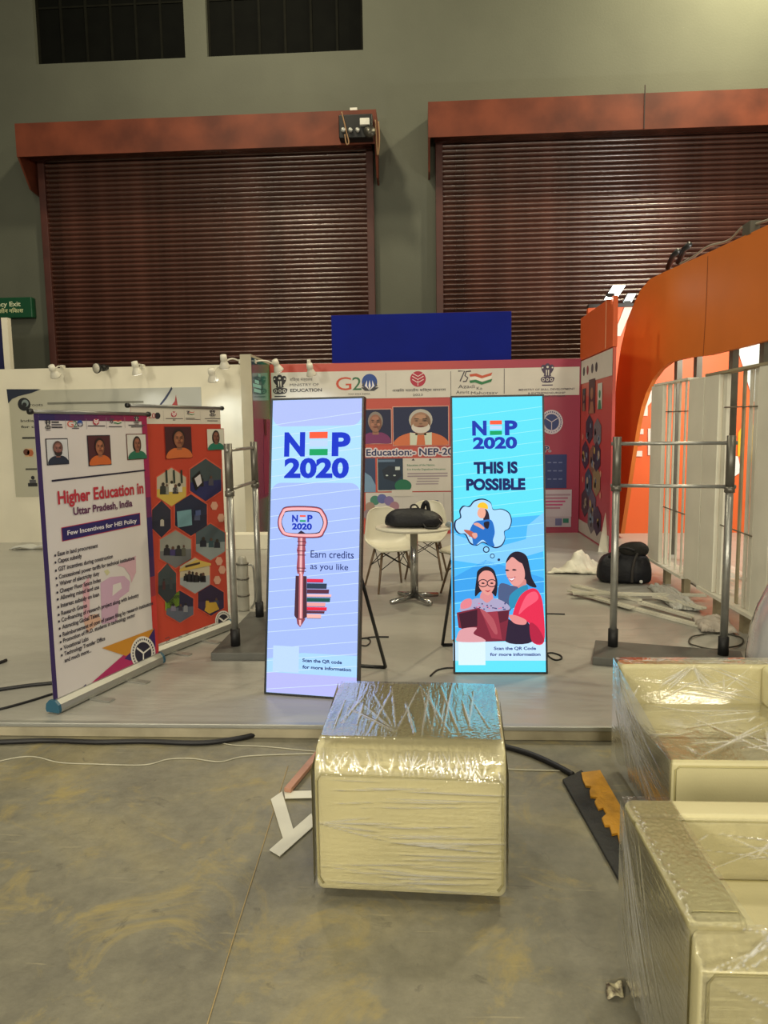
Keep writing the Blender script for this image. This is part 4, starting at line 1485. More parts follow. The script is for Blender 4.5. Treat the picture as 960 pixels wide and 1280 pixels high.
vA = sA.uv(ra(330, 355))[1]
vB = sA.uv(ra(330, 628))[1]
sA.polyuv(g, rrect(.013, vA, w1 - .013, h1 - .013, .07, (0, 0, 1, 1)), LIL, .4)
vC = sA.uv(re_(400, 690))[1]
sA.polyuv(g, rrect(.013, .013, w1 - .013, vB, .07, (1, 1, 0, 0)), 'a3b9f6', .4)
vq0, vq1 = sA.uv(re_(380, 770))[1], sA.uv(re_(380, 683))[1]
sA.polyuv(g, [(.013, vq0 - .02), (w1 - .013, vq0 - .02), (w1 - .013, vq1), (.25, vq1), (.013, vq1 - .05)], 'a6d2fb', .6)
sA.polyuv(g, [(.013, .013), (w1 - .013, .013), (w1 - .013, vq0 - .02), (.013, vq0 - .02)], 'b3b6f2', .6)
for i in range(26):
    v = .05 + i * .085
    if v > h1 - .1:
        break
    va = v - .02 + .03 * ((i * 37) % 10) / 10
    sA.polyuv(g, [(.013, va), (w1 - .013, va + .075), (w1 - .013, va + .078), (.013, va + .003)], 'cfe4ff', .9)
g.build('display_background', None, rA)
g = MB()
def nep(sh, g, zf, n_box, e_box, p_box, num_box, blue):
    sh.text(g, 'N', *zf(n_box[0], n_box[3]), *zf(n_box[2], n_box[1]), blue, 2, .045)
    for (f0, f1_, c_) in ((0, .27, 'f25a3c'), (.36, .62, 'b9d2ff'), (.73, 1, '12a060')):
        y0, y1 = e_box[1] + (e_box[3] - e_box[1]) * f0, e_box[1] + (e_box[3] - e_box[1]) * f1_
        sh.rect(g, *zf(e_box[0], y0), *zf(e_box[2], y1), c_, 2)
    sh.text(g, 'P', *zf(p_box[0], p_box[3]), *zf(p_box[2], p_box[1]), blue, 2, .045)
    sh.text(g, '2020', *zf(num_box[0], num_box[3]), *zf(num_box[2], num_box[1]), blue, 2, .045)
nep(sA, g, ra, (174, 384, 276, 496), (296, 384, 383, 496), (402, 384, 494, 494), (174, 508, 486, 600), '1133c4')
g.build('display_logo', None, rA)
g = MB()
nep(sA, g, rb, (250, 168, 304, 228), (320, 170, 372, 230), (386, 168, 434, 228), (250, 244, 428, 294), '1133b4')
g.build('display_logo', None, rA)
g = MB()
D_, L_, M_ = '2a2038', 'f2b0b4', '9a4a58'
bow = [sA.uv(rb(*p)) for p in ((210, 92), (470, 96), (540, 150), (568, 235), (540, 320), (480, 372), (215, 362), (140, 310), (122, 225), (150, 140))]
bowi = [sA.uv(rb(*p)) for p in ((215, 140), (455, 142), (505, 180), (524, 238), (505, 295), (455, 328), (218, 326), (180, 290), (160, 230), (178, 175))]
def cc_(pl): return closed_curve(pl, 5)
sA.polyuv(g, cc_(bow), D_, 1)
sA.strokeuv(g, [((a_[0] + b3[0]) / 2, (a_[1] + b3[1]) / 2) for a_, b3 in zip(cc_(bow), cc_(bowi))], .022, L_, 1.3, True)
sA.strokeuv(g, [(a_[0] * .8 + b3[0] * .2, a_[1] * .8 + b3[1] * .2) for a_, b3 in zip(cc_(bow), cc_(bowi))], .006, 'a84a58', 1.5, True)
sA.polyuv(g, cc_(bowi), 'a3b9f6', 1.7)
sA.poly(g, [rb(*p) for p in ((300, 332), (330, 306), (372, 332))], D_, 1.8)
def bar(pl, c_, k): sA.poly(g, [rb(*p) for p in pl], c_, k)
bar([(300, 370), (372, 372), (372, 400), (378, 412), (366, 440), (370, 480), (362, 500), (366, 640), (352, 700), (298, 690), (290, 640), (300, 520), (292, 480), (304, 430)], M_, 1)
bar([(318, 372), (345, 372), (342, 690), (312, 690)], 'd08a90', 1.4)
bar([(328, 372), (336, 372), (332, 690), (322, 690)], 'f6c6c6', 1.6)
for yy in (400, 432, 484, 520, 636, 664):
    bar([(296, yy), (374, yy + 2), (374, yy + 9), (296, yy + 7)], '5a2636', 1.8)
bar([(282, 708), (380, 712), (382, 1075), (340, 1100), (285, 1085), (270, 1060)], '4a2836', 1)
bar([(312, 690), (350, 692), (346, 1090), (308, 1100)], 'b8646c', 1.3)
bar([(325, 690), (340, 690), (336, 1100), (320, 1100)], 'f2b4b4', 1.5)
bar([(290, 1085), (370, 1090), (346, 1130), (322, 1165), (296, 1135)], '8a4450', 1.6)
bar([(312, 1100), (332, 1100), (330, 1150), (316, 1150)], 'f0b0b0', 1.8)
for i, (y0, y1, x1, c_) in enumerate(((735, 770, 530, 'e0284c'), (775, 825, 560, '2a3a50'), (828, 868, 580, '5a2c40'), (872, 900, 600, 'f2b8b8'), (903, 942, 590, '0f5048'), (945, 985, 548, 'e8a0a0'), (986, 1020, 560, 'e8203c'), (1020, 1045, 540, '5a2c40'), (1048, 1090, 510, 'f0b4ac'))):
    bar([(382, y0), (x1, y0 + 3), (x1 - 4, y1), (382, y1 - 2)], c_, 1.2)
    bar([(382, y1 - 6), (x1 - 4, y1 - 4), (x1 - 4, y1), (382, y1 - 2)], '3a2434', 1.5)
g.build('display_picture', None, rA)
g = MB()
sA.text(g, 'Earn credits', *rb(415, 545), *rb(800, 488), '1c2c66', 2, .008)
sA.text(g, 'as you like', *rb(412, 648), *rb(750, 602), '1c2c66', 2, .008)
sA.text(g, 'Scan the QR code', *re_(262, 718), *re_(452, 694), '1a2a6a', 2, .032, True, 'l', .021)
sA.text(g, 'for more information', *re_(262, 750), *re_(496, 728), '1a2a6a', 2, .032, True, 'l', .021)
g.build('display_text', None, rA)
g = MB()
sA.rect(g, *re_(122, 640), *re_(243, 772), 'b9d4fb', 1.5)
g.build('display_label', None, rA)

# right screen
BL2 = oz(567, 842, Z0)
U2, V2 = Vector((1, .012, 0)), Vector((-.004, .25, 1.90))
ff = oz(553, 806, Z0 + .012)
fr_ = ff + Vector((.60, .02, 0))
tp = BL2 + U2 * .06 + V2.normalized() * 1.0 + Vector((0, .06, 0))
tq = BL2 + U2 * .58 + V2.normalized() * 1.0 + Vector((0, .06, 0))
rB, sB = led_poster('tall leaning screen with two readers under a thought bubble on cyan', BL2, U2, V2, .641, 1.915, [[tp, ff], [tq, fr_], [ff, fr_]])
w2, h2 = .641, 1.915
g = MB()
sB.polyuv(g, [(.012, .012), (w2 - .012, .012), (w2 - .012, h2 - .012), (.012, h2 - .012)], '5fdcf8', 0)
ya = zc(540, 440, 4.364)
yb2 = zc(560, 610, 5.333)
sB.poly(g, [yb2(20, 230), yb2(620, 180), yb2(640, 500), yb2(640, 1000), yb2(25, 1010)], '49b4f0', .3)
sB.poly(g, [yb2(20, 300), yb2(300, 400), yb2(520, 340), yb2(530, 250), yb2(640, 160), yb2(640, 420), yb2(300, 520), yb2(20, 480)], '7cc6f6', .5)
sB.poly(g, [yb2(30, 600), yb2(250, 480), yb2(640, 600), yb2(640, 700), yb2(30, 760)], '3a9ee6', .5)
for i in range(24):
    v = .08 + i * .08
    if v > h2 - .1:
        break
    sB.polyuv(g, [(.013, v), (w2 - .013, v + .07), (w2 - .013, v + .073), (.013, v + .003)], '9cecff', .9)
sB.rect(g, *yb2(33, 1026), *yb2(655, 1150), 'bfe0fb', 1)
g.build('display_background', None, rB)
g = MB()
nep(sB, g, ya, (220, 374, 298, 452), (316, 374, 382, 452), (398, 372, 466, 450), (224, 462, 464, 526), '1c37a8')
g.build('display_logo', None, rB)
g = MB()
sB.text(g, 'THIS IS', *ya(228, 661), *ya(467, 597), '14225c', 2, .05)
sB.text(g, 'POSSIBLE', *ya(187, 752), *ya(509, 688), '14225c', 2, .05)
g.build('display_text', None, rB)
g = MB()
sB.text(g, 'Scan the QR Code', *yb2(306, 1078), *yb2(586, 1056), '24347c', 2, .032, True, 'l', .021)
sB.text(g, 'for more information', *yb2(280, 1118), *yb2(616, 1098), '24347c', 2, .032, True, 'l', .021)
g.build('display_text', None, rB)
g = MB()
sB.rect(g, *yb2(68, 996), *yb2(250, 1180), 'd6ecfd', 1.5)
g.build('display_label', None, rB)
g = MB()
def cl(pl, c_, k, curve=True): sB.poly(g, [yb2(*p) for p in pl], c_, k, curve)
cloud = [(75, 150), (100, 118), (140, 120), (175, 82), (235, 70), (285, 95), (302, 140), (360, 138), (410, 165), (426, 220), (410, 270), (378, 292), (382, 340), (360, 385), (318, 402), (275, 385), (230, 365), (190, 385), (145, 370), (112, 310), (70, 305), (42, 270), (45, 220), (80, 195)]
cl(cloud, '16204a', 1)
cx_, cy_ = 235, 235
cl([((x - cx_) * .955 + cx_ + 2, (y - cy_) * .945 + cy_) for x, y in cloud], 'a9d6fa', 1.4)
for x, y, r in ((255, 410, 22), (296, 453, 16), (339, 478, 9)):
    sB.ell(g, *yb2(x, y), r / 5.3, r / 5.3, '16204a', 1.2, 20)
    if r > 10:
        sB.ell(g, *yb2(x, y), r / 5.3 * .68, r / 5.3 * .68, '8fd0f8', 1.6, 20)
# dreaming girl in the bubble
cl([(245, 140), (272, 170), (278, 260), (250, 280), (235, 200)], '2a2030', 1.8)
cl([(150, 270), (180, 225), (230, 215), (290, 215), (312, 290), (300, 350), (310, 388), (270, 380), (230, 345), (175, 385), (160, 330), (140, 320)], '1f6cc0', 2)
cl([(240, 230), (275, 225), (268, 270), (245, 262)], '1f1828', 2.4)
cl([(205, 140), (235, 128), (252, 160), (240, 198), (215, 200), (196, 175)], 'e8a890', 2.6)
cl([(198, 130), (205, 105), (235, 95), (262, 112), (265, 140), (230, 132)], 'f2c030', 2.8)
cl([(170, 240), (200, 232), (240, 262), (235, 275), (200, 258)], 'e0a090', 2.8)
cl([(105, 280), (150, 285), (190, 315), (180, 340), (140, 315)], 'b8604c', 2.6)
cl([(160, 305), (190, 300), (195, 325), (175, 335)], 'e0a090', 3)
# woman on the right
cl([(400, 470), (430, 430), (480, 425), (525, 455), (545, 530), (560, 600), (590, 660), (540, 650), (500, 600), (470, 480)], '20182a', 1.8)
cl([(390, 490), (420, 455), (470, 470), (505, 530), (510, 600), (470, 650), (430, 645), (398, 600), (386, 560)], 'e09a92', 2.2)
cl([(385, 500), (400, 460), (440, 432), (490, 445), (500, 500), (470, 490), (430, 460), (405, 480)], '20182a', 2.6)
cl([(440, 640), (510, 605), (520, 650), (480, 690), (440, 680)], 'cf8680', 2.1)
cl([(345, 640), (420, 650), (470, 670), (430, 760), (410, 820), (340, 760)], '4a5a80', 2.4)
cl([(410, 720), (480, 660), (530, 650), (520, 720), (450, 790), (415, 800)], '2a8ab0', 2.6)
cl([(480, 720), (560, 668), (610, 700), (635, 800), (640, 1024), (560, 1024), (540, 900), (470, 880), (430, 850)], 'e02a4e', 2.8)
cl([(520, 720), (580, 690), (600, 740), (520, 800), (470, 840)], 'f05a74', 3)
cl([(390, 880), (440, 890), (530, 890), (560, 1024), (385, 1024)], '2a1c34', 2.7)
cl([(405, 850), (450, 848), (520, 880), (510, 910), (440, 900)], 'e08a88', 3.1)
cl([(545, 900), (600, 930), (640, 1024), (560, 1024)], 'b01e40', 3.0)
for x, y in ((392, 548), (440, 545)):
    cl([(x - 14, y), (x, y - 6), (x + 18, y + 2), (x, y + 6)], '2a1c28', 3.2)
cl([(400, 598), (420, 604), (445, 596), (425, 616)], 'f6e6ea', 3.2)
cl([(395, 594), (420, 600), (450, 590), (425, 622)], 'b03a50', 3.1)
# girl with glasses
cl([(180, 720), (190, 600), (200, 550), (250, 522), (300, 540), (322, 590), (330, 640), (320, 720), (290, 700), (220, 690)], '1c1828', 2.0)
cl([(205, 590), (240, 552), (290, 560), (315, 610), (310, 660), (275, 712), (245, 705), (208, 660)], 'e0988e', 2.4)
cl([(228, 690), (290, 695), (300, 745), (260, 770), (215, 745)], 'd88a8c', 2.3)
cl([(80, 800), (160, 745), (215, 735), (260, 765), (310, 735), (385, 765), (412, 805), (330, 830), (120, 830)], 'a8a0c0', 2.6)
for i in range(26):
    rr = random.Random(i)
    sB.ell(g, *yb2(rr.uniform(150, 390), rr.uniform(765, 810)), 1.2, .9, rr.choice(['3a4a80', 'd8789a', '50406a']), 2.9, 6)
for x in (233, 292):
    sB.strokeuv(g, [(sB.uv(yb2(x + 30 * math.cos(a_), 634 + 24 * math.sin(a_)))) for a_ in [2 * math.pi * i / 16 for i in range(16)]], .006, '201c30', 3.2, True)
    cl([(x - 12, 634), (x, 629), (x + 12, 635), (x, 640)], '2a1c28', 3.2)
cl([(245, 680), (265, 684), (285, 678), (266, 694)], 'b8404e', 3.2)
# book and hands
cl([(85, 770), (115, 742), (155, 740), (150, 790), (90, 805)], 'e0808a', 3.0)
sB.poly(g, [yb2(*p) for p in ((58, 830), (205, 798), (255, 830), (410, 812), (404, 860), (382, 1020), (250, 1024), (100, 940), (70, 930))], '7a2438', 3.2)
sB.poly(g, [yb2(*p) for p in ((72, 838), (195, 810), (195, 920), (90, 935))], '3c1428', 3.5)
sB.poly(g, [yb2(*p) for p in ((225, 830), (330, 820), (360, 1010), (290, 1000))], '9a3446', 3.5)
sB.poly(g, [yb2(*p) for p in ((330, 822), (404, 814), (396, 880), (345, 900))], '5c1c30', 3.7)
cl([(60, 990), (90, 940), (190, 930), (170, 970), (230, 1000), (240, 1024), (70, 1024)], 'd89aa0', 3.8)
cl([(215, 812), (240, 815), (300, 870), (330, 960), (310, 970), (260, 890)], 'b0525c', 3.9)
g.build('display_picture', None, rB)

# ================================================================== GARMENT RACKS
STEEL = pm('rack_steel', 'a3a39e', .35, .7, .12, 12)
STEELD = pm('rack_steel_dark', '6e6b64', .4, .6, .12, 12)
BASE = pm('rack_base_grey', '5a5a56', .55, .1, .15, 6)
RUB = pm('black_rubber', '0f0f12', .6)


def rack(label, P1, P2, ztop, zmid, base_pts, group='stanchion racks'):
    r = thing('display_rack', label, 'rack', (P1 + P2) / 2, 0, group)
    P1, P2 = Vector((P1.x, P1.y, 0)), Vector((P2.x, P2.y, 0))
    zb = Z0 + .06
    MB().prism([Vector((p[0], p[1], Z0 + .001)) for p in base_pts], (0, 0, .059)).build('base_plate', BASE, r, bevel=.006)
    for P in (P1, P2):
        po = MB().tube([P + Vector((0, 0, zb)), P + Vector((0, 0, ztop - .3))], .026, 14).build('post', STEEL, r)
        MB().tube([P + Vector((0, 0, ztop - .35)), P + Vector((0, 0, ztop + .02))], .030, 14).build('sleeve_tube', STEELD, po)
        MB().tube([P + Vector((0, 0, zb)), P + Vector((0, 0, zb + .13))], .036, 14).build('rubber_socket', RUB, po)
        MB().tube([P + Vector((0, 0, ztop - .37)), P + Vector((0, 0, ztop - .33))], .035, 14).build('collar', STEELD, po)
    d = (P2 - P1).normalized() * .04
    for z in (ztop, zmid):
        MB().tube([P1 - d + Vector((0, 0, z - .03)), P2 + d + Vector((0, 0, z - .03))], .013, 10).build('crossbar', STEEL, r)
    return r


p1, p2 = oz(757, 806, Z0 + .06), oz(897, 817, Z0 + .06)
p1, p2 = Vector((1.385, 5.26, 0)), Vector((2.10, 5.06, 0))
u = (p2 - p1).normalized()
n = Vector((u.y, -u.x, 0))
rack('steel stanchion rack with black sockets beside the wrapped cream seats', p1, p2, 1.66, 1.36, [tuple((p1 - u * .13 + n * .30)[:2]), tuple((p2 + u * .13 + n * .30)[:2]), tuple((p2 + u * .13 - n * .13)[:2]), tuple((p1 - u * .13 - n * .13)[:2])])
p1, p2 = Vector((-1.44, 5.26, 0)), Vector((-1.45, 6.12, 0))
rack('steel stanchion rack between the orange banner and the key screen', p1, p2, 1.65, 1.36, [(-1.58, 5.08), (-1.05, 5.08), (-1.05, 6.3), (-1.58, 6.3)])

# ================================================================== TABLE, CHAIRS, BAGS
t = thing('round_table', 'small round white table on a chrome cross base', 'table', (-.10, 6.95, Z0))
WTOP = pm('table_white', 'd6d2c2', .4, var=.04)
CHR = pm('chrome', 'b0b0ae', .22, .95, .06)
M = Matrix.Translation((-.10, 6.95, 0))
MB().lathe([(0, .795), (.36, .795), (.375, .803), (.375, .815), (.365, .823), (0, .823)], M, 40).build('table_top', WTOP, t)
MB().tube([(-.10, 6.95, .12), (-.10, 6.95, .794)], .038, 16).build('column', CHR, t)
for k_ in range(4):
    a_ = math.radians(35 + 90 * k_)
    d_ = Vector((math.cos(a_), math.sin(a_), 0))
    c0 = Vector((-.10, 6.95, 0))
    MB().tube([c0 + Vector((0, 0, .135)), c0 + d_ * .28 + Vector((0, 0, .105))], [.03, .022], 8).build('foot', CHR, t)

SHELL = pm('chair_shell_white', 'd2cebc', .4, var=.05)
WOODL = pm('chair_leg_wood', '6e5a46', .5, var=.2, scale=12)
BLK = pm('black_wire', '141414', .4, .5)


def make_chair(label):
    r = thing('shell_chair', label, 'chair', (0, 0, 0), 0, 'white shell chairs round the table')
    # shell: rows from the seat front to the back top, in the chair's own frame (front = -Y)
    rows = [(-.24, .435, .19, .0), (-.22, .455, .215, .01), (-.10, .445, .23, .035), (.04, .435, .235, .05), (.14, .45, .235, .06), (.195, .50, .235, .065), (.225, .58, .225, .06), (.245, .68, .205, .045), (.262, .78, .18, .03), (.27, .83, .14, .02), (.268, .845, .06, .01)]
    vs, fs = [], []
    nc = 10
    for (y, z, hw, lift) in rows:
        for j in range(nc + 1):
            s_ = -1 + 2 * j / nc
            up = lift * abs(s_) ** 2.5
            seat = max(0, min(1, (.55 - z) / .1))
            vs.append((hw * s_, y - (1 - seat) * up * 1.2, z + seat * up * 1.1))
    for i in range(len(rows) - 1):
        for j in range(nc):
            k_ = i * (nc + 1) + j
            fs.append((k_, k_ + 1, k_ + nc + 2, k_ + nc + 1))
    o = MB().add(vs, fs, None, True).build('seat_shell', SHELL, r, local=True, sub=1)
    sd = o.modifiers.new('thick', 'SOLIDIFY')
    sd.thickness = .012
    sd.offset = 0
    tops = [(-.13, -.12), (.13, -.12), (.13, .12), (-.13, .12)]
    feet = [(-.21, -.22), (.21, -.22), (.21, .24), (-.21, .24)]
    for (a_, b3), (c_, d_) in zip(tops, feet):
        MB().tube([(a_, b3, .425), (c_, d_, .002)], [.015, .011], 8).build('leg', WOODL, r, local=True)
    br = MB()
    f = .45
    mid = [(a_ * (1 - f) + c_ * f, b3 * (1 - f) + d_ * f, .425 * (1 - f)) for (a_, b3), (c_, d_) in zip(tops, feet)]
    for i in range(4):
        a_, b3 = mid[i], mid[(i + 1) % 4]
        c_ = tops[(i + 1) % 4] + (.42,)
        d_ = tops[i] + (.42,)
        br.tube([a_, c_], .005, 6)
        br.tube([b3, d_], .005, 6)
    br.build('wire_brace', BLK, r, local=True)
    return r


ch = make_chair('white shell chair on the near left of the table')
ch.location = (-.36, 7.50, Z0)
ch.rotation_euler = (0, 0, math.radians(22))
c2 = copy_tree(ch)
c2['label'] = 'white shell chair behind the table, facing the bag'
c2.location = (.02, 8.15, Z0)
c2.rotation_euler = (0, 0, math.radians(-8))
c3 = copy_tree(ch)
c3['label'] = 'white shell chair mostly hidden behind the cyan screen'
c3.location = (.46, 7.20, Z0)
c3.rotation_euler = (0, 0, math.radians(-60))

BAGM = pm('black_nylon', '0d0f1a', .55, var=.3, scale=9, bump=.5, bscale=18)
STRAP = pm('black_strap', '1a1a1c', .6)


def soft(name, mat, parent, rows, n=18, bump=.012, seed=1, kx=2.4):
    """lumpy closed bag body; rows = (z, half x, half y, dx, dy), superelliptic"""
    R = random.Random(seed)
    vs, fs = [], []
    for (z, hx, hy, dx, dy) in rows:
        for j in range(n):
            a_ = 2 * math.pi * j / n
            c_, s_ = math.cos(a_), math.sin(a_)
            e_ = 2 / kx
            vs.append((dx + hx * abs(c_) ** e_ * (1 if c_ > 0 else -1) + R.uniform(-bump, bump), dy + hy * abs(s_) ** e_ * (1 if s_ > 0 else -1) + R.uniform(-bump, bump), z + R.uniform(-bump, bump) * (1 if 0 < z else 0)))
    for i in range(len(rows) - 1):
        for j in range(n):
            fs.append((i * n + j, i * n + (j + 1) % n, (i + 1) * n + (j + 1) % n, (i + 1) * n + j))
    fs += [tuple(range(n))[::-1], tuple((len(rows) - 1) * n + j for j in range(n))]
    return MB().add(vs, fs, None, True).build(name, mat, parent, local=True, sub=1)


t = thing('handbag', 'slouched dark navy bag lying on the round white table', 'bag', (-.10, 6.88, .827))
soft('bag_body', BAGM, t, [(.001, .25, .13, 0, 0), (.02, .285, .15, 0, 0), (.07, .285, .15, 0, 0), (.12, .25, .125, -.01, 0), (.155, .19, .09, -.03, .01), (.175, .12, .04, -.04, .01)], 20, .014, 3)
MB().tube(smooth_line([(-.03, .0, .165), (-.02, .02, .20), (.02, .03, .205), (.05, .02, .17)]), .009, 6).build('handle', STRAP, t, local=True)
MB().tube(smooth_line([(.08, .02, .14), (.10, .02, .21), (.13, .01, .225), (.15, .0, .13)]), .022, 6).build('flap', BAGM, t, local=True)
MB().tube(smooth_line([(.09, -.14, .04), (.12, -.20, .012), (.17, -.23, .009), (.22, -.19, .01), (.25, -.1, .03)]), .009, 6).build('strap', STRAP, t, local=True)
MB().tube(smooth_line([(.15, -.02, .14), (.2, -.05, .11), (.25, -.06, .07), (.28, -.05, .04)]), .006, 6).build('zip', pm('zip_silver', 'a8a8aa', .35, .8), t, local=True)
o = soft('crumpled_wrapper', pm('clear_wrapper', 'a8b4bc', .25, .1, .2, 20), None, [(.001, .03, .025, 0, 0), (.03, .04, .03, 0, 0), (.06, .02, .02, .01, 0)], 10, .008, 9)
o.location = (.235, 6.83, .824)
tag(o, 'small crumpled silver wrapper on the table beside the bag', 'wrapper')

t = thing('duffel_bag', 'black duffel bag on the platform floor near the white partition', 'bag', (2.16, 7.82, Z0), math.radians(-14))
soft('bag_body', BAGM, t, [(.001, .26, .15, 0, 0), (.03, .285, .17, 0, 0), (.15, .29, .18, 0, 0), (.26, .26, .15, 0, 0), (.31, .20, .10, .02, 0), (.33, .1, .05, .03, 0)], 22, .012, 5, 3)
soft('top_bundle', pm('dark_fabric', '24221f', .8, var=.3, scale=10, bump=.4), t, [(.27, .12, .09, .09, 0), (.33, .17, .11, .08, 0), (.40, .15, .10, .10, 0), (.44, .07, .05, .12, 0)], 14, .014, 6)
for x in (-.1, .08):
    MB().tube(smooth_line([(x, -.185, .03), (x, -.195, .15), (x + .02, -.17, .26), (x + .05, -.11, .33)]), .014, 6).build('strap', pm('strap_grey', '3a3634', .7), t, local=True)
MB().tube(smooth_line([(-.16, -.10, .28), (-.10, -.12, .36), (.0, -.13, .39), (.10, -.12, .36)]), .012, 6).build('handle', STRAP, t, local=True)
MB().lathe([(0, 0), (.018, 0), (.018, .004), (0, .004)], Matrix.Translation((.17, -.19, .045)) @ Matrix.Rotation(math.pi / 2, 4, 'X'), 12).build('badge', pm('badge_white', 'd0d0cc', .4), t, local=True)


# crumpled sheets
def sheet_heap(name, label, cat, loc, outline, hfun, mat, seed, n=40, kr=1.0):
    R = random.Random(seed)
    xs_ = [p[0] for p in outline]
    ys_ = [p[1] for p in outline]
    x0, x1, y0, y1 = min(xs_), max(xs_), min(ys_), max(ys_)
    ph = [(R.uniform(3, 12), R.uniform(3, 12), R.uniform(0, 6), R.uniform(.006, .02)) for _ in range(7)]
    vs, fs = [], []
    for i in range(n + 1):
        for j in range(n + 1):
            u_, v_ = i / n, j / n
            # map the square to the outline by blending edges (four corners)
            A_, B_, C_, D_2 = [Vector((p[0], p[1], 0)) for p in outline[:4]]
            p = (A_ * (1 - u_) * (1 - v_) + B_ * u_ * (1 - v_) + C_ * u_ * v_ + D_2 * (1 - u_) * v_)
            h = hfun(u_, v_)
            for fx, fy, pp, am in ph:
                h += kr * am * (1 - abs(math.sin(fx * u_ * 1.3 + fy * v_ * 1.3 + pp))) * (1 if 0 < i < n and 0 < j < n else .3)
            vs.append((p.x + kr * R.uniform(-.006, .006), p.y + kr * R.uniform(-.006, .006), max(.004, h)))
    for i in range(n):
        for j in range(n):
            k_ = i * (n + 1) + j
            fs.append((k_, k_ + n + 1, k_ + n + 2, k_ + 1))
    o = MB().add(vs, fs, None, True).build(name, mat)
    o.location = loc
    sd = o.modifiers.new('thick', 'SOLIDIFY')
    sd.thickness = .004
    sd.offset = 1
    tag(o, label, cat)
    return o


CLOTH = pm('white_sheet', 'cfccbc', .6, var=.08, scale=4)
PLAS = pm('plastic_sheet', 'c4c4bc', .3, var=.1, scale=6)
sheet_heap('white_sheet', 'bunched white sheet on the platform beside the cyan screen', 'sheet', (1.9, 8.45, Z0), [(-.5, -.22), (.05, -.28), (.25, .32), (-.05, .30)], lambda u_, v_: .20 * math.exp(-((u_ - .45) ** 2 / .06 + (v_ - .55) ** 2 / .12)), CLOTH, 2)
sheet_heap('plastic_scrap', 'crumpled white plastic scraps under the stripped partition', 'scrap', (2.42, 7.0, Z0), [(-.16, -.45), (.07, -.5), (.07, .4), (-.10, .5)], lambda u_, v_: .03 * math.sin(math.pi * u_) * math.sin(math.pi * v_), PLAS, 5)
sheet_heap('plastic_scrap', 'shiny plastic sheeting spread beyond the stripped partition', 'scrap', (3.0, 7.2, Z0), [(-.2, -1.6), (.5, -1.6), (.6, 1.4), (-.15, 1.3)], lambda u_, v_: .05 * math.sin(math.pi * u_), PLAS, 7)
sheet_heap('plastic_scrap', 'torn paper scraps at the foot of the stripped partition, nearest the rack', 'scrap', (2.40, 6.02, Z0), [(-.16, -.2), (.1, -.28), (.16, .2), (-.1, .16)], lambda u_, v_: .02 * math.sin(math.pi * u_) * math.sin(math.pi * v_), pm('paper_scrap', 'bdb4a8', .7, var=.2), 8, 30)
sheet_heap('litter_scrap', 'small white litter on the floor before the cream partition', 'scrap', (-5.6, 10.2, Z0), [(-.5, -.06), (.5, -.02), (.5, .1), (-.4, .12)], lambda u_, v_: .03 * abs(math.sin(9 * u_)), PLAS, 11, 24)
# leaning white board strip beside poster wall
p = oz(756, 690, Z0)
o = MB().prism([(p.x - .09, p.y, Z0), (p.x + .06, p.y, Z0), (p.x + .14, p.y + .25, .75), (p.x + .10, p.y + .25, .80)], (0, .012, 0)).build('white_offcut', CLOTH)
tag(o, 'tall white board offcut leaning behind the right rack post', 'board')
# white plastic strips on floor
strips = [((716, 733), (800, 752), 'white plastic strip on the floor, farthest in the loose pile'), ((712, 742), (790, 764), 'white plastic strip crossing under the others toward the rack'), ((716, 748), (882, 751), 'long white plastic strip lying level across the pile'), ((770, 756), (890, 788), 'white plastic strip nearest the rack base in the pile'), ((800, 757), (868, 776), 'short white plastic strip in the middle of the pile'), ((818, 752), (880, 768), 'short white plastic strip at the plastic scraps end')]
for i, (pa, pb_, lb) in enumerate(strips):
    a_, b3 = oz(*pa, Z0), oz(*pb_, Z0)
    d_ = (b3 - a_)
    M = Matrix.Translation(a_ + Vector((0, 0, .002 + .021 * (i % 3)))) @ Matrix.Rotation(math.atan2(d_.y, d_.x), 4, 'Z')
    mb = MB()
    mb.prism([M @ Vector((0, y, z_)) for y, z_ in ((-.035, 0), (.035, 0), (.035, .02), (.028, .02), (.026, .006), (-.026, .006), (-.028, .02), (-.035, .02))], d_)
    tag(mb.build('plastic_strip', CLOTH), lb, 'strip', 'plastic strips in the pile')
# loose cable coil near rack
co = [oz(895 + 34 * math.cos(a_), 803 + 10 * math.sin(a_), Z0) + Vector((0, 0, .008 + .004 * (i % 3))) for i, a_ in enumerate([.3 + i * .42 for i in range(24)])]
o = MB().tube(smooth_line(co, 3), .006, 6).build('wire_coil', pm('coil_dark', '3a372e', .5))
tag(o, 'loose coil of dark wire on the platform behind the rack post', 'wire')
# low cream step against the wall end and standing wrapped tube by the rack
a_ = oz(290, 668, Z0)
o = MB().box((-3.3, 10.1, Z0), (-2.0, 10.34, .30)).build('low_plinth', CREAM, bevel=.01)
tag(o, 'low cream plinth in front of the booth side wall', 'plinth')
t = thing('wrapped_tube', 'slim grey tube with bands standing behind the rack posts', 'tube', tuple(oz(305, 763, Z0)))
c0 = oz(305, 763, Z0)
MB().lathe([(0, 0), (.05, 0), (.055, .02), (.055, .42), (.045, .46), (.04, .5), (.03, .52), (0, .525)], Matrix.Translation(c0), 16).build('tube_body', pm('tube_grey', 'a8a69a', .35), t)
for z_ in (.14, .3, .44):
    MB().lathe([(.056, z_), (.06, z_), (.06, z_ + .015), (.056, z_ + .015)], Matrix.Translation(c0), 16).build('band', STEELD, t)
MB().tube(smooth_line([c0 + Vector((.055, 0, .44)), c0 + Vector((.10, 0, .42)), c0 + Vector((.11, 0, .3)), c0 + Vector((.11, 0, .1)), c0 + Vector((.07, 0, .02))]), .010, 8).build('handle', STEEL, t)
# skirting piece at poster wall
# ================================================================== CABLES
CBK = pm('cable_black', '15151a', .5)


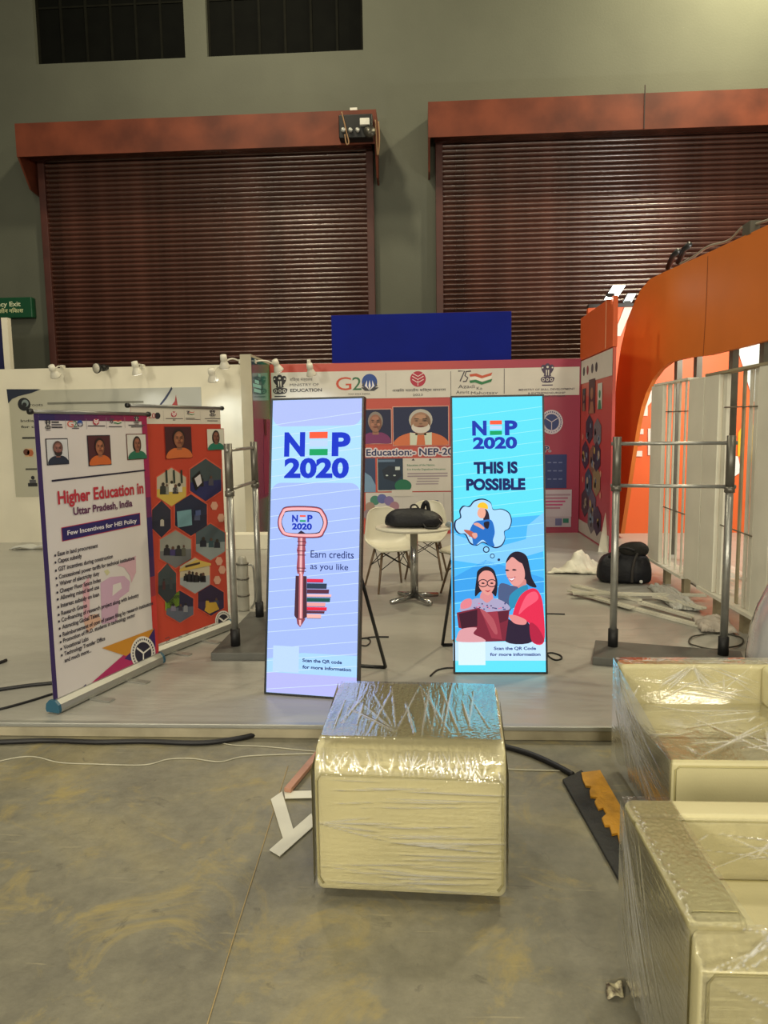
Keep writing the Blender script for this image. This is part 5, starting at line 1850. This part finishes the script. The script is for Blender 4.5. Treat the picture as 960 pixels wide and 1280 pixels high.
def cable(label, pts, r, mat=CBK, name='cable', z=None):
    o = MB().tube(smooth_line(pts), r, 8).build(name, mat)
    tag(o, label, 'cable')
    return o


cable('thick black cable lying along the platform kerb', [oz(x, y, 0) + Vector((0, 0, .016)) for x, y in ((-40, 931), (0, 931), (60, 929), (120, 931), (180, 930), (250, 932), (300, 926), (330, 919), (370, 916), (410, 915), (480, 917), (560, 922), (620, 934), (660, 945), (690, 958), (716, 972))], .015)
cable('thin white wire snaking over the concrete near the kerb', [oz(x, y, 0) + Vector((0, 0, .004)) for x, y in ((-20, 957), (20, 948), (45, 947), (75, 954), (120, 956), (180, 957), (210, 950), (240, 949), (275, 953), (310, 946), (395, 943), (450, 945))], .0035, pm('wire_white', 'b4b09c', .5), 'wire')
cable('thin pale wire running beside the thick cable to the cream cube', [oz(x, y, 0) + Vector((0, 0, .004)) for x, y in ((265, 926), (290, 932), (330, 934), (395, 940), (430, 942))], .003, pm('wire_white', 'b4b09c', .5), 'wire')
cable('pale wire from the cream cube to the cable ramp', [oz(x, y, 0) + Vector((0, 0, .004)) for x, y in ((610, 960), (645, 963), (680, 964), (705, 965), (722, 969), (728, 976))], .004, pm('wire_white', 'b4b09c', .5), 'wire')
cable('yellowish string line stretched over the concrete toward the viewer', [oz(x, y, 0) + Vector((0, 0, .002)) for x, y in ((360, 958), (345, 1005), (320, 1085), (290, 1180), (258, 1285))], .0022, pm('string_yellow', 'a8946a', .8), 'string')
cable('flat black cable strip behind the white banner base', [oz(x, y, Z0) + Vector((0, 0, .012)) for x, y in ((-40, 870), (0, 864), (35, 859), (72, 855), (120, 848))], .012)
cable('thin black cable in front of the flat strip by the white banner', [oz(x, y, Z0) + Vector((0, 0, .008)) for x, y in ((-40, 896), (0, 888), (40, 877), (72, 867), (110, 858))], .008)
cable('short black cable end at the picture edge on the platform', [oz(x, y, Z0) + Vector((0, 0, .012)) for x, y in ((-20, 834), (0, 830), (8, 827))], .012)
cable('black power lead looping beside the key screen easel', [oz(x, y, Z0) + Vector((0, 0, .006)) for x, y in ((452, 799), (468, 797), (486, 797))] , .006)
cable('small black loop of lead under the key screen easel', [oz(x, y, Z0) + Vector((0, 0, .006)) for x, y in ((450, 807), (458, 808), (463, 803), (460, 799), (450, 799))], .005)
cable('black lead running from the cyan screen toward the cream cube', [oz(x, y, Z0) + Vector((0, 0, .006)) for x, y in ((570, 836), (558, 836), (546, 839), (538, 846))], .006)
cable('black lead looped at the right foot of the cyan screen', [oz(x, y, Z0) + Vector((0, 0, .006)) for x, y in ((682, 818), (690, 817), (700, 820), (702, 824), (695, 826), (688, 823), (683, 818))], .006)
cable('short black rod of the cyan screen easel lying flat', [oz(x, y, Z0) + Vector((0, 0, .006)) for x, y in ((680, 768), (690, 768), (706, 768.5))], .006)

# ================================================================== FOREGROUND FLOOR ITEMS
PAPER = pm('white_paper', 'd4d2c4', .6, var=.05)


def flat_strip(label, px, z, name='paper_strip', mat=PAPER, th=.003, cat='paper'):
    pts = [oz(x, y, 0) for x, y in px]
    o = MB().prism([(p.x, p.y, z) for p in pts], (0, 0, th)).build(name, mat)
    tag(o, label, cat, 'white paper strips by the cream cube' if cat == 'paper' else None)
    return o


pz = zc(0, 820, 2.286)
flat_strip('folded white paper strip slanting down beside the cream cube', [pz(*p) for p in ((774, 412), (806, 390), (846, 525), (812, 535))], .003)
flat_strip('white paper strip lying crosswise below the slanting one', [pz(*p) for p in ((770, 560), (890, 455), (898, 490), (800, 578))], .0075)
flat_strip('short white paper strip under the pink wooden batten', [pz(*p) for p in ((812, 394), (900, 392), (905, 412), (815, 414))], .011)
a_, b3 = oz(*pz(822, 398), 0), oz(*pz(912, 290), 0)
d_ = b3 - a_
M = Matrix.Translation(a_ + Vector((0, 0, .0145))) @ Matrix.Rotation(math.atan2(d_.y, d_.x), 4, 'Z')
o = MB().box((0, -.018, 0), (d_.length, .018, .022), None, M).build('wooden_batten', pm('pinkish_wood', 'b0826a', .6, var=.15, scale=10), bevel=.002)
tag(o, 'pinkish wooden batten lying beside the cream cube', 'batten')

# rubber ramp, black with yellow tongue strip
t = thing('cable_ramp', 'black rubber ramp mat edged with an interlocking yellow strip', 'mat', tuple(oz(735, 1030, 0)))
BRUB = pm('ramp_black', '262624', .7, var=.25, scale=14, bump=.4)
YRUB = pm('ramp_yellow', 'c08a22', .6, var=.25, scale=12, bump=.3)
ca = [oz(x, y, 0) for x, y in ((703, 978), (774, 1105), (800, 1060), (765, 1010), (727, 966))]
MB().prism([(p.x, p.y, .002) for p in ca], (0, 0, .016)).build('black_mat', BRUB, t, bevel=.004)
sp = zc(660, 800, 2.667)
ypx = [(178, 448), (240, 440), (320, 580), (320, 668), (305, 682), (298, 650), (280, 655), (272, 625), (256, 625), (246, 600), (262, 585), (250, 565), (235, 570), (222, 545), (232, 530), (208, 528), (205, 508), (212, 495), (192, 492), (182, 470)]
MB().prism([(q.x, q.y, .0185) for q in [oz(*sp(*p), .018) for p in ypx]], (0, 0, .010)).build('yellow_strip', YRUB, t)
# crumpled wrapper on floor
c0 = oz(769, 1242, 0)
o = sheet_heap('candy_wrapper', 'small crumpled cream wrapper with dark print on the concrete', 'wrapper', (c0.x, c0.y, 0), [(-.03, -.03), (.02, -.02), (.03, .035), (-.02, .03)], lambda u_, v_: .012 * math.sin(3 * u_ + 2 * v_) ** 2, pm('wrapper_cream', 'cfc7a4', .5, col2='4a3a30', scale=45), 21, 10, .15)

# ================================================================== WRAPPED SEATING
LEA = pm('cream_leatherette', 'cfc79c', .45, var=.05, scale=3, bump=.08, bscale=120)
PIPE = pm('cream_piping', 'b3aa78', .5, var=.05)
FEET = pm('dark_feet', '1a1814', .6)


def rbox(name, a, b, parent, mat=LEA, bev=.03, seg=4, warp=None, local=True, cuts=1):
    bm = bmesh.new()
    bmesh.ops.create_cube(bm, size=1)
    for v in bm.verts:
        v.co = Vector([(a[i] + b[i]) / 2 + v.co[i] * (b[i] - a[i]) for i in range(3)])
    bmesh.ops.subdivide_edges(bm, edges=bm.edges[:], cuts=cuts, use_grid_fill=True)
    if warp:
        for v in bm.verts:
            v.co = warp(v.co)
    es = [e for e in bm.edges if len(e.link_faces) == 2 and e.calc_face_angle() > .8]
    bmesh.ops.bevel(bm, geom=es, offset=bev, segments=seg, affect='EDGES', profile=.5)
    me = bpy.data.meshes.new(name)
    bm.to_mesh(me)
    bm.free()
    for p in me.polygons:
        p.use_smooth = True
    me.materials.append(mat)
    o = bpy.data.objects.new(name, me)
    COL.objects.link(o)
    o.parent = parent
    w = o.modifiers.new('wn', 'WEIGHTED_NORMAL')
    return o


def film_panel(name, parent, quad, ridges, mat, nu=110, nv=110, base=0.0, bulge=0.0, seed=0, fine=.0003, amp=.35, shape=None):
    """stretched plastic film: quad corners (local) a,b,c,d; ridges = (u0,v0,u1,v1,width,height)"""
    a, b, c, d = [np.array(p, float) for p in quad]
    n = np.cross(b - a, d - a)
    n /= np.linalg.norm(n)
    u, v = np.meshgrid(np.linspace(0, 1, nu + 1), np.linspace(0, 1, nv + 1), indexing='ij')
    P = (a * ((1 - u) * (1 - v))[..., None] + b * (u * (1 - v))[..., None] + c * (u * v)[..., None] + d * ((1 - u) * v)[..., None])
    h = base + bulge * np.sin(np.pi * u) * np.sin(np.pi * v)
    rs = np.random.RandomState(seed)
    rid = np.zeros_like(u)
    fol = np.zeros_like(u)
    a_max = max([r_[5] for r_ in ridges] + [1e-6])
    for (u0_, v0, u1, v1, w, am) in ridges:
        du, dv = u1 - u0_, v1 - v0
        L2_ = du * du + dv * dv
        t = ((u - u0_) * du + (v - v0) * dv) / L2_
        tt = np.clip(t, 0, 1)
        dist = np.sqrt((u - u0_ - tt * du) ** 2 + (v - v0 - tt * dv) ** 2)
        ww = w * (.35 + .65 * np.sin(np.pi * np.clip(t, .02, .98)))
        bell = np.exp(-(dist / ww) ** 2)
        rid = np.maximum(rid, amp * am * bell)
        fol = np.maximum(fol, (.35 + .65 * am / a_max) * np.exp(-(dist / (ww * .55)) ** 2) * np.sin(np.pi * np.clip(t, .03, .97)) ** .5)
    h = h + rid + rs.uniform(-fine, fine, h.shape)
    if shape:
        P[..., 2] += shape(u, v)
    P = P + n * h[..., None]
    vs = P.reshape(-1, 3)
    idx = np.arange((nu + 1) * (nv + 1)).reshape(nu + 1, nv + 1)
    fs = np.stack([idx[:-1, :-1], idx[1:, :-1], idx[1:, 1:], idx[:-1, 1:]], -1).reshape(-1, 4)
    me = bpy.data.meshes.new(name)
    me.from_pydata(vs.tolist(), [], fs.tolist())
    me.polygons.foreach_set('use_smooth', [True] * len(fs))
    me.attributes.new('fold', 'FLOAT', 'POINT').data.foreach_set('value', fol.reshape(-1).astype(np.float32))
    me.materials.append(mat)
    o = bpy.data.objects.new(name, me)
    COL.objects.link(o)
    o.parent = parent
    return o


def fan(u0, v0, targets, R, w=(.006, .02), am=(.003, .009)):
    return [(u0, v0, tu, tv, R.uniform(*w), R.uniform(*am)) for tu, tv in targets]


F_TOP = film_mat('film_top', (6, .7, 1), gain=5.0)
F_FRONT = film_mat('film_front', (.7, 1, 9), (0, .05, 0), .8)
F_SIDE = film_mat('film_side', (1, 1.2, 7), (.9, 0, 0))
F_SIDE2 = film_mat('film_side_steep', (1, 1.2, 7), (1.0, 0, 0))
F_GEN = film_mat('film_general', (2, 2, 2), (0, 0, 0), 1.0)
F_SOFT = film_mat('film_soft', (1.2, 1.2, 1.2), (0, 0, 0), .35, .02, 2.2)

# cube ottoman
OT = Vector((-.055, 2.50, 0))
t = thing('cube_ottoman', 'cream cube ottoman wrapped in clear film in the middle foreground', 'ottoman', (-.05, 2.80, 0), math.radians(-2.6))
X0, X1, Y0, Y1 = -.352, .352, -.315, .315


def ot_top(f):
    """height of the cushion from the front edge (0) to the rear edge (1)"""
    return .528 + .072 * np.sin(np.clip(f / .15, 0, 1) * np.pi / 2) + .030 * f


def ot_warp(p):
    if p.z > .5:
        p.z = float(ot_top((p.y - Y0) / (Y1 - Y0)))
    return p


rbox('body', (X0, Y0, .04), (X1, Y1, .53), t, LEA, .03, 5, ot_warp, True, 9)
pp = MB()
pp.tube([(X0 + .03, Y0 - .002, .075), (X0 + .012, Y0 - .001, .10), (X0 + .012, Y0 - .001, .475), (X0 + .03, Y0 + .002, .497), (X1 - .03, Y0 + .002, .497), (X1 - .012, Y0 - .001, .475), (X1 - .012, Y0 - .001, .10), (X1 - .03, Y0 - .002, .075)], .0045, 6)
pp.build('piping', PIPE, t, local=True)
for x in (X0 + .1, X1 - .1):
    for y in (Y0 + .1, Y1 - .1):
        MB().lathe([(0, .001), (.025, .001), (.03, .045), (0, .045)], Matrix.Translation((x, y, 0)), 12).build('foot', FEET, t, local=True)
R = random.Random(7)
e_ = .006
# top film: fans running from the rear edge to the front edge
rg = []
for k_ in range(16):
    u0_ = R.uniform(.05, .98)
    du = R.uniform(-.12, .12)
    rg.append((u0_, R.uniform(.6, 1), u0_ + du, R.uniform(.15, .35), R.uniform(.006, .014), R.uniform(.002, .006)))
rg += fan(.42, .2, [(.1, .55), (.16, .65), (.24, .78), (.34, .92)], R, (.006, .012), (.002, .006))
rg += fan(.52, .95, [(.42, .2), (.62, .2), (.72, .2)], R, (.006, .012), (.002, .006))
film_panel('plastic_wrap', t, [(X0 + .01, Y0 + .012, 0), (X1 - .01, Y0 + .012, 0), (X1 - .01, Y1 - .015, 0), (X0 + .01, Y1 - .015, 0)], rg, F_TOP, 170, 130, .006, .0, 1, .0003, .32, lambda u_, v_: ot_top(v_ * .96 + .02) - .004 * (1 - np.sin(np.pi * u_) ** .3))
rg = []
for k_ in range(34):
    v0 = R.uniform(.02, .5) if k_ < 24 else R.uniform(.5, 1)
    u0_ = R.uniform(0, .5)
    rg.append((u0_, v0, u0_ + R.uniform(.25, .6), v0 + R.uniform(-.04, .05), R.uniform(.006, .014), R.uniform(.002, .006)))
rg += fan(.02, .55, [(.35, .5), (.4, .42), (.3, .62), (.45, .58)], R)
rg += fan(.4, .42, [(.9, .44), (.8, .4), (.95, .36)], R, (.008, .02), (.004, .009))
film_panel('plastic_wrap', t, [(X0, Y0 - e_, .06), (X1, Y0 - e_, .06), (X1, Y0 - e_, .52), (X0, Y0 - e_, .52)], rg, F_FRONT, 120, 110, .001, .006, 2)
for sx, q in ((X0 - e_, [(X0 - e_, Y1, .06), (X0 - e_, Y0, .06), (X0 - e_, Y0, .52), (X0 - e_, Y1, .62)]), (X1 + e_, [(X1 + e_, Y0, .06), (X1 + e_, Y1, .06), (X1 + e_, Y1, .62), (X1 + e_, Y0, .52)])):
    film_panel('plastic_wrap', t, q, [(R.random(), R.random(), R.random(), R.random(), .01, .005) for _ in range(12)], F_GEN, 50, 50, .001, .004, 3)
# film skirt softening the front top edge
film_panel('plastic_wrap', t, [(X0 + .012, Y0 - e_, .49), (X1 - .012, Y0 - e_, .49), (X1 - .012, Y0 + .05, .578), (X0 + .012, Y0 + .05, .578)], [(a_, R.uniform(0, .4), a_ + R.uniform(-.06, .06), R.uniform(.5, 1), .006, .006) for a_ in [R.random() for _ in range(60)]], F_GEN, 200, 30, .008, .012, 4, .0008)

# near armchair (origin at its rear left foot)
t = thing('wrapped_armchair', 'cream armchair in clear film, nearest the viewer', 'armchair', (.62, 2.20, 0))
Wd, Dp, Ht, Aw, Bt = .80, .60, .585, .145, .115
rbox('backrest', (0, -Bt, .05), (Wd, 0, Ht), t, LEA, .025, 4)
rbox('armrest', (0, -Dp + .03, .05), (Aw, -Bt + .004, Ht), t, LEA, .025, 4)
rbox('armrest', (Wd - Aw, -Dp + .03, .05), (Wd, -Bt + .004, Ht), t, LEA, .025, 4)
rbox('seat_cushion', (Aw - .002, -Dp + .02, .22), (Wd - Aw + .002, -Bt + .003, .40), t, LEA, .03, 4)


def rail_warp(p):
    if p.z > .4:
        p.z = .562 if p.y > -Dp else .515
    return p


rbox('front_rail', (.004, -Dp - .045, .05), (Wd - .004, -Dp + .035, .5), t, LEA, .018, 4, rail_warp)
pp = MB()
yy = -Dp - .047
pp.tube([(.02, yy, .09), (.02, yy, .48), (.035, yy + .002, .50), (Wd - .03, yy + .002, .50)], .004, 6)
pp.tube([(.004, -Dp + .055, Ht - .02), (.02, -Dp + .055, Ht + .001), (Aw - .02, -Dp + .055, Ht + .001), (Aw - .002, -Dp + .055, Ht - .025)], .003, 6)
pp.tube([(Aw, -Bt - .001, Ht - .012), (Wd - Aw, -Bt - .001, Ht - .012)], .003, 6)
pp.build('piping', PIPE, t, local=True)
for x in (.08, Wd - .08):
    for y in (-.08, -Dp + .06):
        MB().lathe([(0, .001), (.025, .001), (.03, .055), (0, .055)], Matrix.Translation((x, y, 0)), 12).build('foot', FEET, t, local=True)
R = random.Random(11)
rg = []
for k_ in range(46):
    u0_, v0 = R.uniform(.0, .35), R.uniform(.35, 1.0)
    ln = R.uniform(.25, .75)
    rg.append((u0_, v0, u0_ + ln * R.uniform(.55, .75), v0 - ln * R.uniform(.6, 1.0), R.uniform(.004, .010), R.uniform(.002, .010)))
for k_ in range(10):
    u0_ = R.uniform(0, .06)
    rg.append((u0_, .99, u0_ + R.uniform(.25, .6), R.uniform(.2, .6), R.uniform(.008, .016), R.uniform(.008, .012)))
film_panel('plastic_wrap', t, [(-e_, .0, .04), (-e_, -Dp, .04), (-e_, -Dp, Ht - .01), (-e_, .0, Ht - .01)], rg, F_SIDE2, 190, 170, .001, .012, 5, .0003, .25)
rg = []
for k_ in range(60):
    v0 = R.random()
    u0_ = R.uniform(0, .16)
    rg.append((u0_, v0, u0_ + R.uniform(-.06, .1), v0 + R.uniform(-.03, .03), .012, R.uniform(.002, .006)))
film_panel('plastic_wrap', t, [(-.004, -Dp, Ht + .002), (Aw, -Dp, Ht + .002), (Aw, -.0, Ht + .002), (-.004, .0, Ht + .002)], rg, F_SOFT, 40, 120, .001, .001, 6, .0004, .15)
rg = [(R.random(), R.random(), R.random(), R.random(), .012, .006) for _ in range(18)]
film_panel('plastic_wrap', t, [(Aw, -Bt - .025, .405), (Wd - Aw, -Bt - .025, .405), (Wd - Aw, -Bt - .004, Ht), (Aw, -Bt - .004, Ht)], rg, F_GEN, 90, 60, .002, .006, 7)
rg = [(R.random(), R.random(), R.random(), R.random(), .012, .005) for _ in range(18)]
film_panel('plastic_wrap', t, [(.0, -Dp - .052, .05), (Wd, -Dp - .052, .05), (Wd, -Dp - .052, .51), (0, -Dp - .052, .51)], rg, F_FRONT, 100, 70, .001, .004, 8)
film_panel('plastic_wrap', t, [(.0, -Dp - .052, .512), (Wd, -Dp - .052, .512), (Wd, -Dp + .03, .572), (0, -Dp + .03, .572)], [(R.random(), 0, R.random(), 1, .008, .003) for _ in range(30)], F_GEN, 120, 20, .002, .003, 9, .0012)

# far seat unit, open on its left
t = thing('open_armchair', 'cream lounge chair with one open side in clear film, behind the nearest armchair', 'armchair', (.965, 3.60, 0))
Wd, Dp, Ht, Bt = .80, .74, .585, .10
rbox('backrest', (0, -Bt, .05), (Wd, 0, Ht), t, LEA, .025, 4)
rbox('seat_base', (.03, -Dp, .05), (Wd - .001, -Bt + .003, .395), t, LEA, .025, 4)
rbox('armrest', (Wd - .13, -Dp + .02, .39), (Wd, -Bt + .003, Ht), t, LEA, .025, 4)
pp = MB()
pp.tube([(.05, -Dp - .002, .08), (.05, -Dp - .002, .355), (.065, -Dp - .002, .37), (Wd - .03, -Dp - .002, .37)], .004, 6)
pp.tube([(.04, -Dp + .22, .396), (Wd - .14, -Dp + .22, .396)], .003, 6)
pp.build('piping', PIPE, t, local=True)
for x in (.08, Wd - .08):
    for y in (-.08, -Dp + .06):
        MB().lathe([(0, .001), (.025, .001), (.03, .055), (0, .055)], Matrix.Translation((x, y, 0)), 12).build('foot', FEET, t, local=True)
R = random.Random(23)
# film stretched from the back's top corner down to the seat front
rg = [(R.uniform(0, .12), R.uniform(.6, 1.0), R.uniform(.35, 1.0), R.uniform(.0, .75), R.uniform(.004, .012), R.uniform(.003, .013)) for _ in range(64)]
film_panel('plastic_wrap', t, [(-.012, .0, .05), (.02, -Dp - .01, .05), (.03, -Dp - .01, .41), (-.012, .0, Ht + .004)], rg, F_SIDE, 190, 170, .002, .01, 10, .0003, .25)
# film over the back and seat
rg = [(.5 + R.uniform(-.03, .03), .97, R.uniform(.25, .75), R.uniform(.2, .6), R.uniform(.006, .018), R.uniform(.004, .012)) for _ in range(14)]
rg += [(.62, .95, .95, .45, .012, .012), (.66, .95, .98, .55, .008, .01), (.6, .4, .98, .12, .012, .012), (.55, .42, .95, .2, .01, .01), (.5, .4, .9, .05, .01, .01)]
rg += [(R.random(), R.random(), R.random(), R.random(), .012, .004) for _ in range(12)]
film_panel('plastic_wrap', t, [(.0, -Bt - .045, .402), (Wd - .13, -Bt - .045, .402), (Wd - .13, -Bt - .008, Ht), (.0, -Bt - .008, Ht)], rg, F_SOFT, 130, 110, .0, -.012, 11, .0003, .2)
film_panel('plastic_wrap', t, [(.02, -Dp - .008, .402), (Wd - .13, -Dp - .008, .402), (Wd - .13, -Bt - .045, .402), (.0, -Bt - .045, .402)], [(R.random(), R.random(), R.random(), R.random(), .014, .005) for _ in range(16)], F_GEN, 90, 70, .001, .006, 12)
film_panel('plastic_wrap', t, [(-.004, -Bt - .002, Ht + .003), (Wd, -Bt - .002, Ht + .003), (Wd, .004, Ht + .003), (-.004, .004, Ht + .003)], [(R.random(), R.random(), R.random(), R.random(), .02, .004) for _ in range(14)], F_GEN, 120, 20, .001, .002, 13)

# wrapped bundle standing behind at the right
t = thing('wrapped_bundle', 'upright white bundle in cloudy film behind the far cream seat', 'bundle', (2.34, 4.42, Z0))
soft('bundle_core', pm('bundle_white', 'c6c2c6', .55, var=.06, scale=3, bump=.25, bscale=14), t, [(.001, .30, .28, 0, 0), (.05, .325, .30, 0, 0), (.42, .315, .3, .01, 0), (.66, .26, .26, .05, 0), (.84, .18, .2, .10, 0), (.93, .1, .12, .14, 0)], 22, .006, 31, 2.8)
FB = film_mat('film_bundle', (1, 1, 5), (.4, .5, 0), .8, .5)
soft('plastic_wrap', FB, t, [(.004, .315, .295, 0, 0), (.06, .34, .315, 0, 0), (.43, .33, .315, .01, 0), (.67, .275, .275, .05, 0), (.86, .195, .215, .10, 0), (.955, .1, .12, .14, 0)], 26, .008, 33, 2.8)
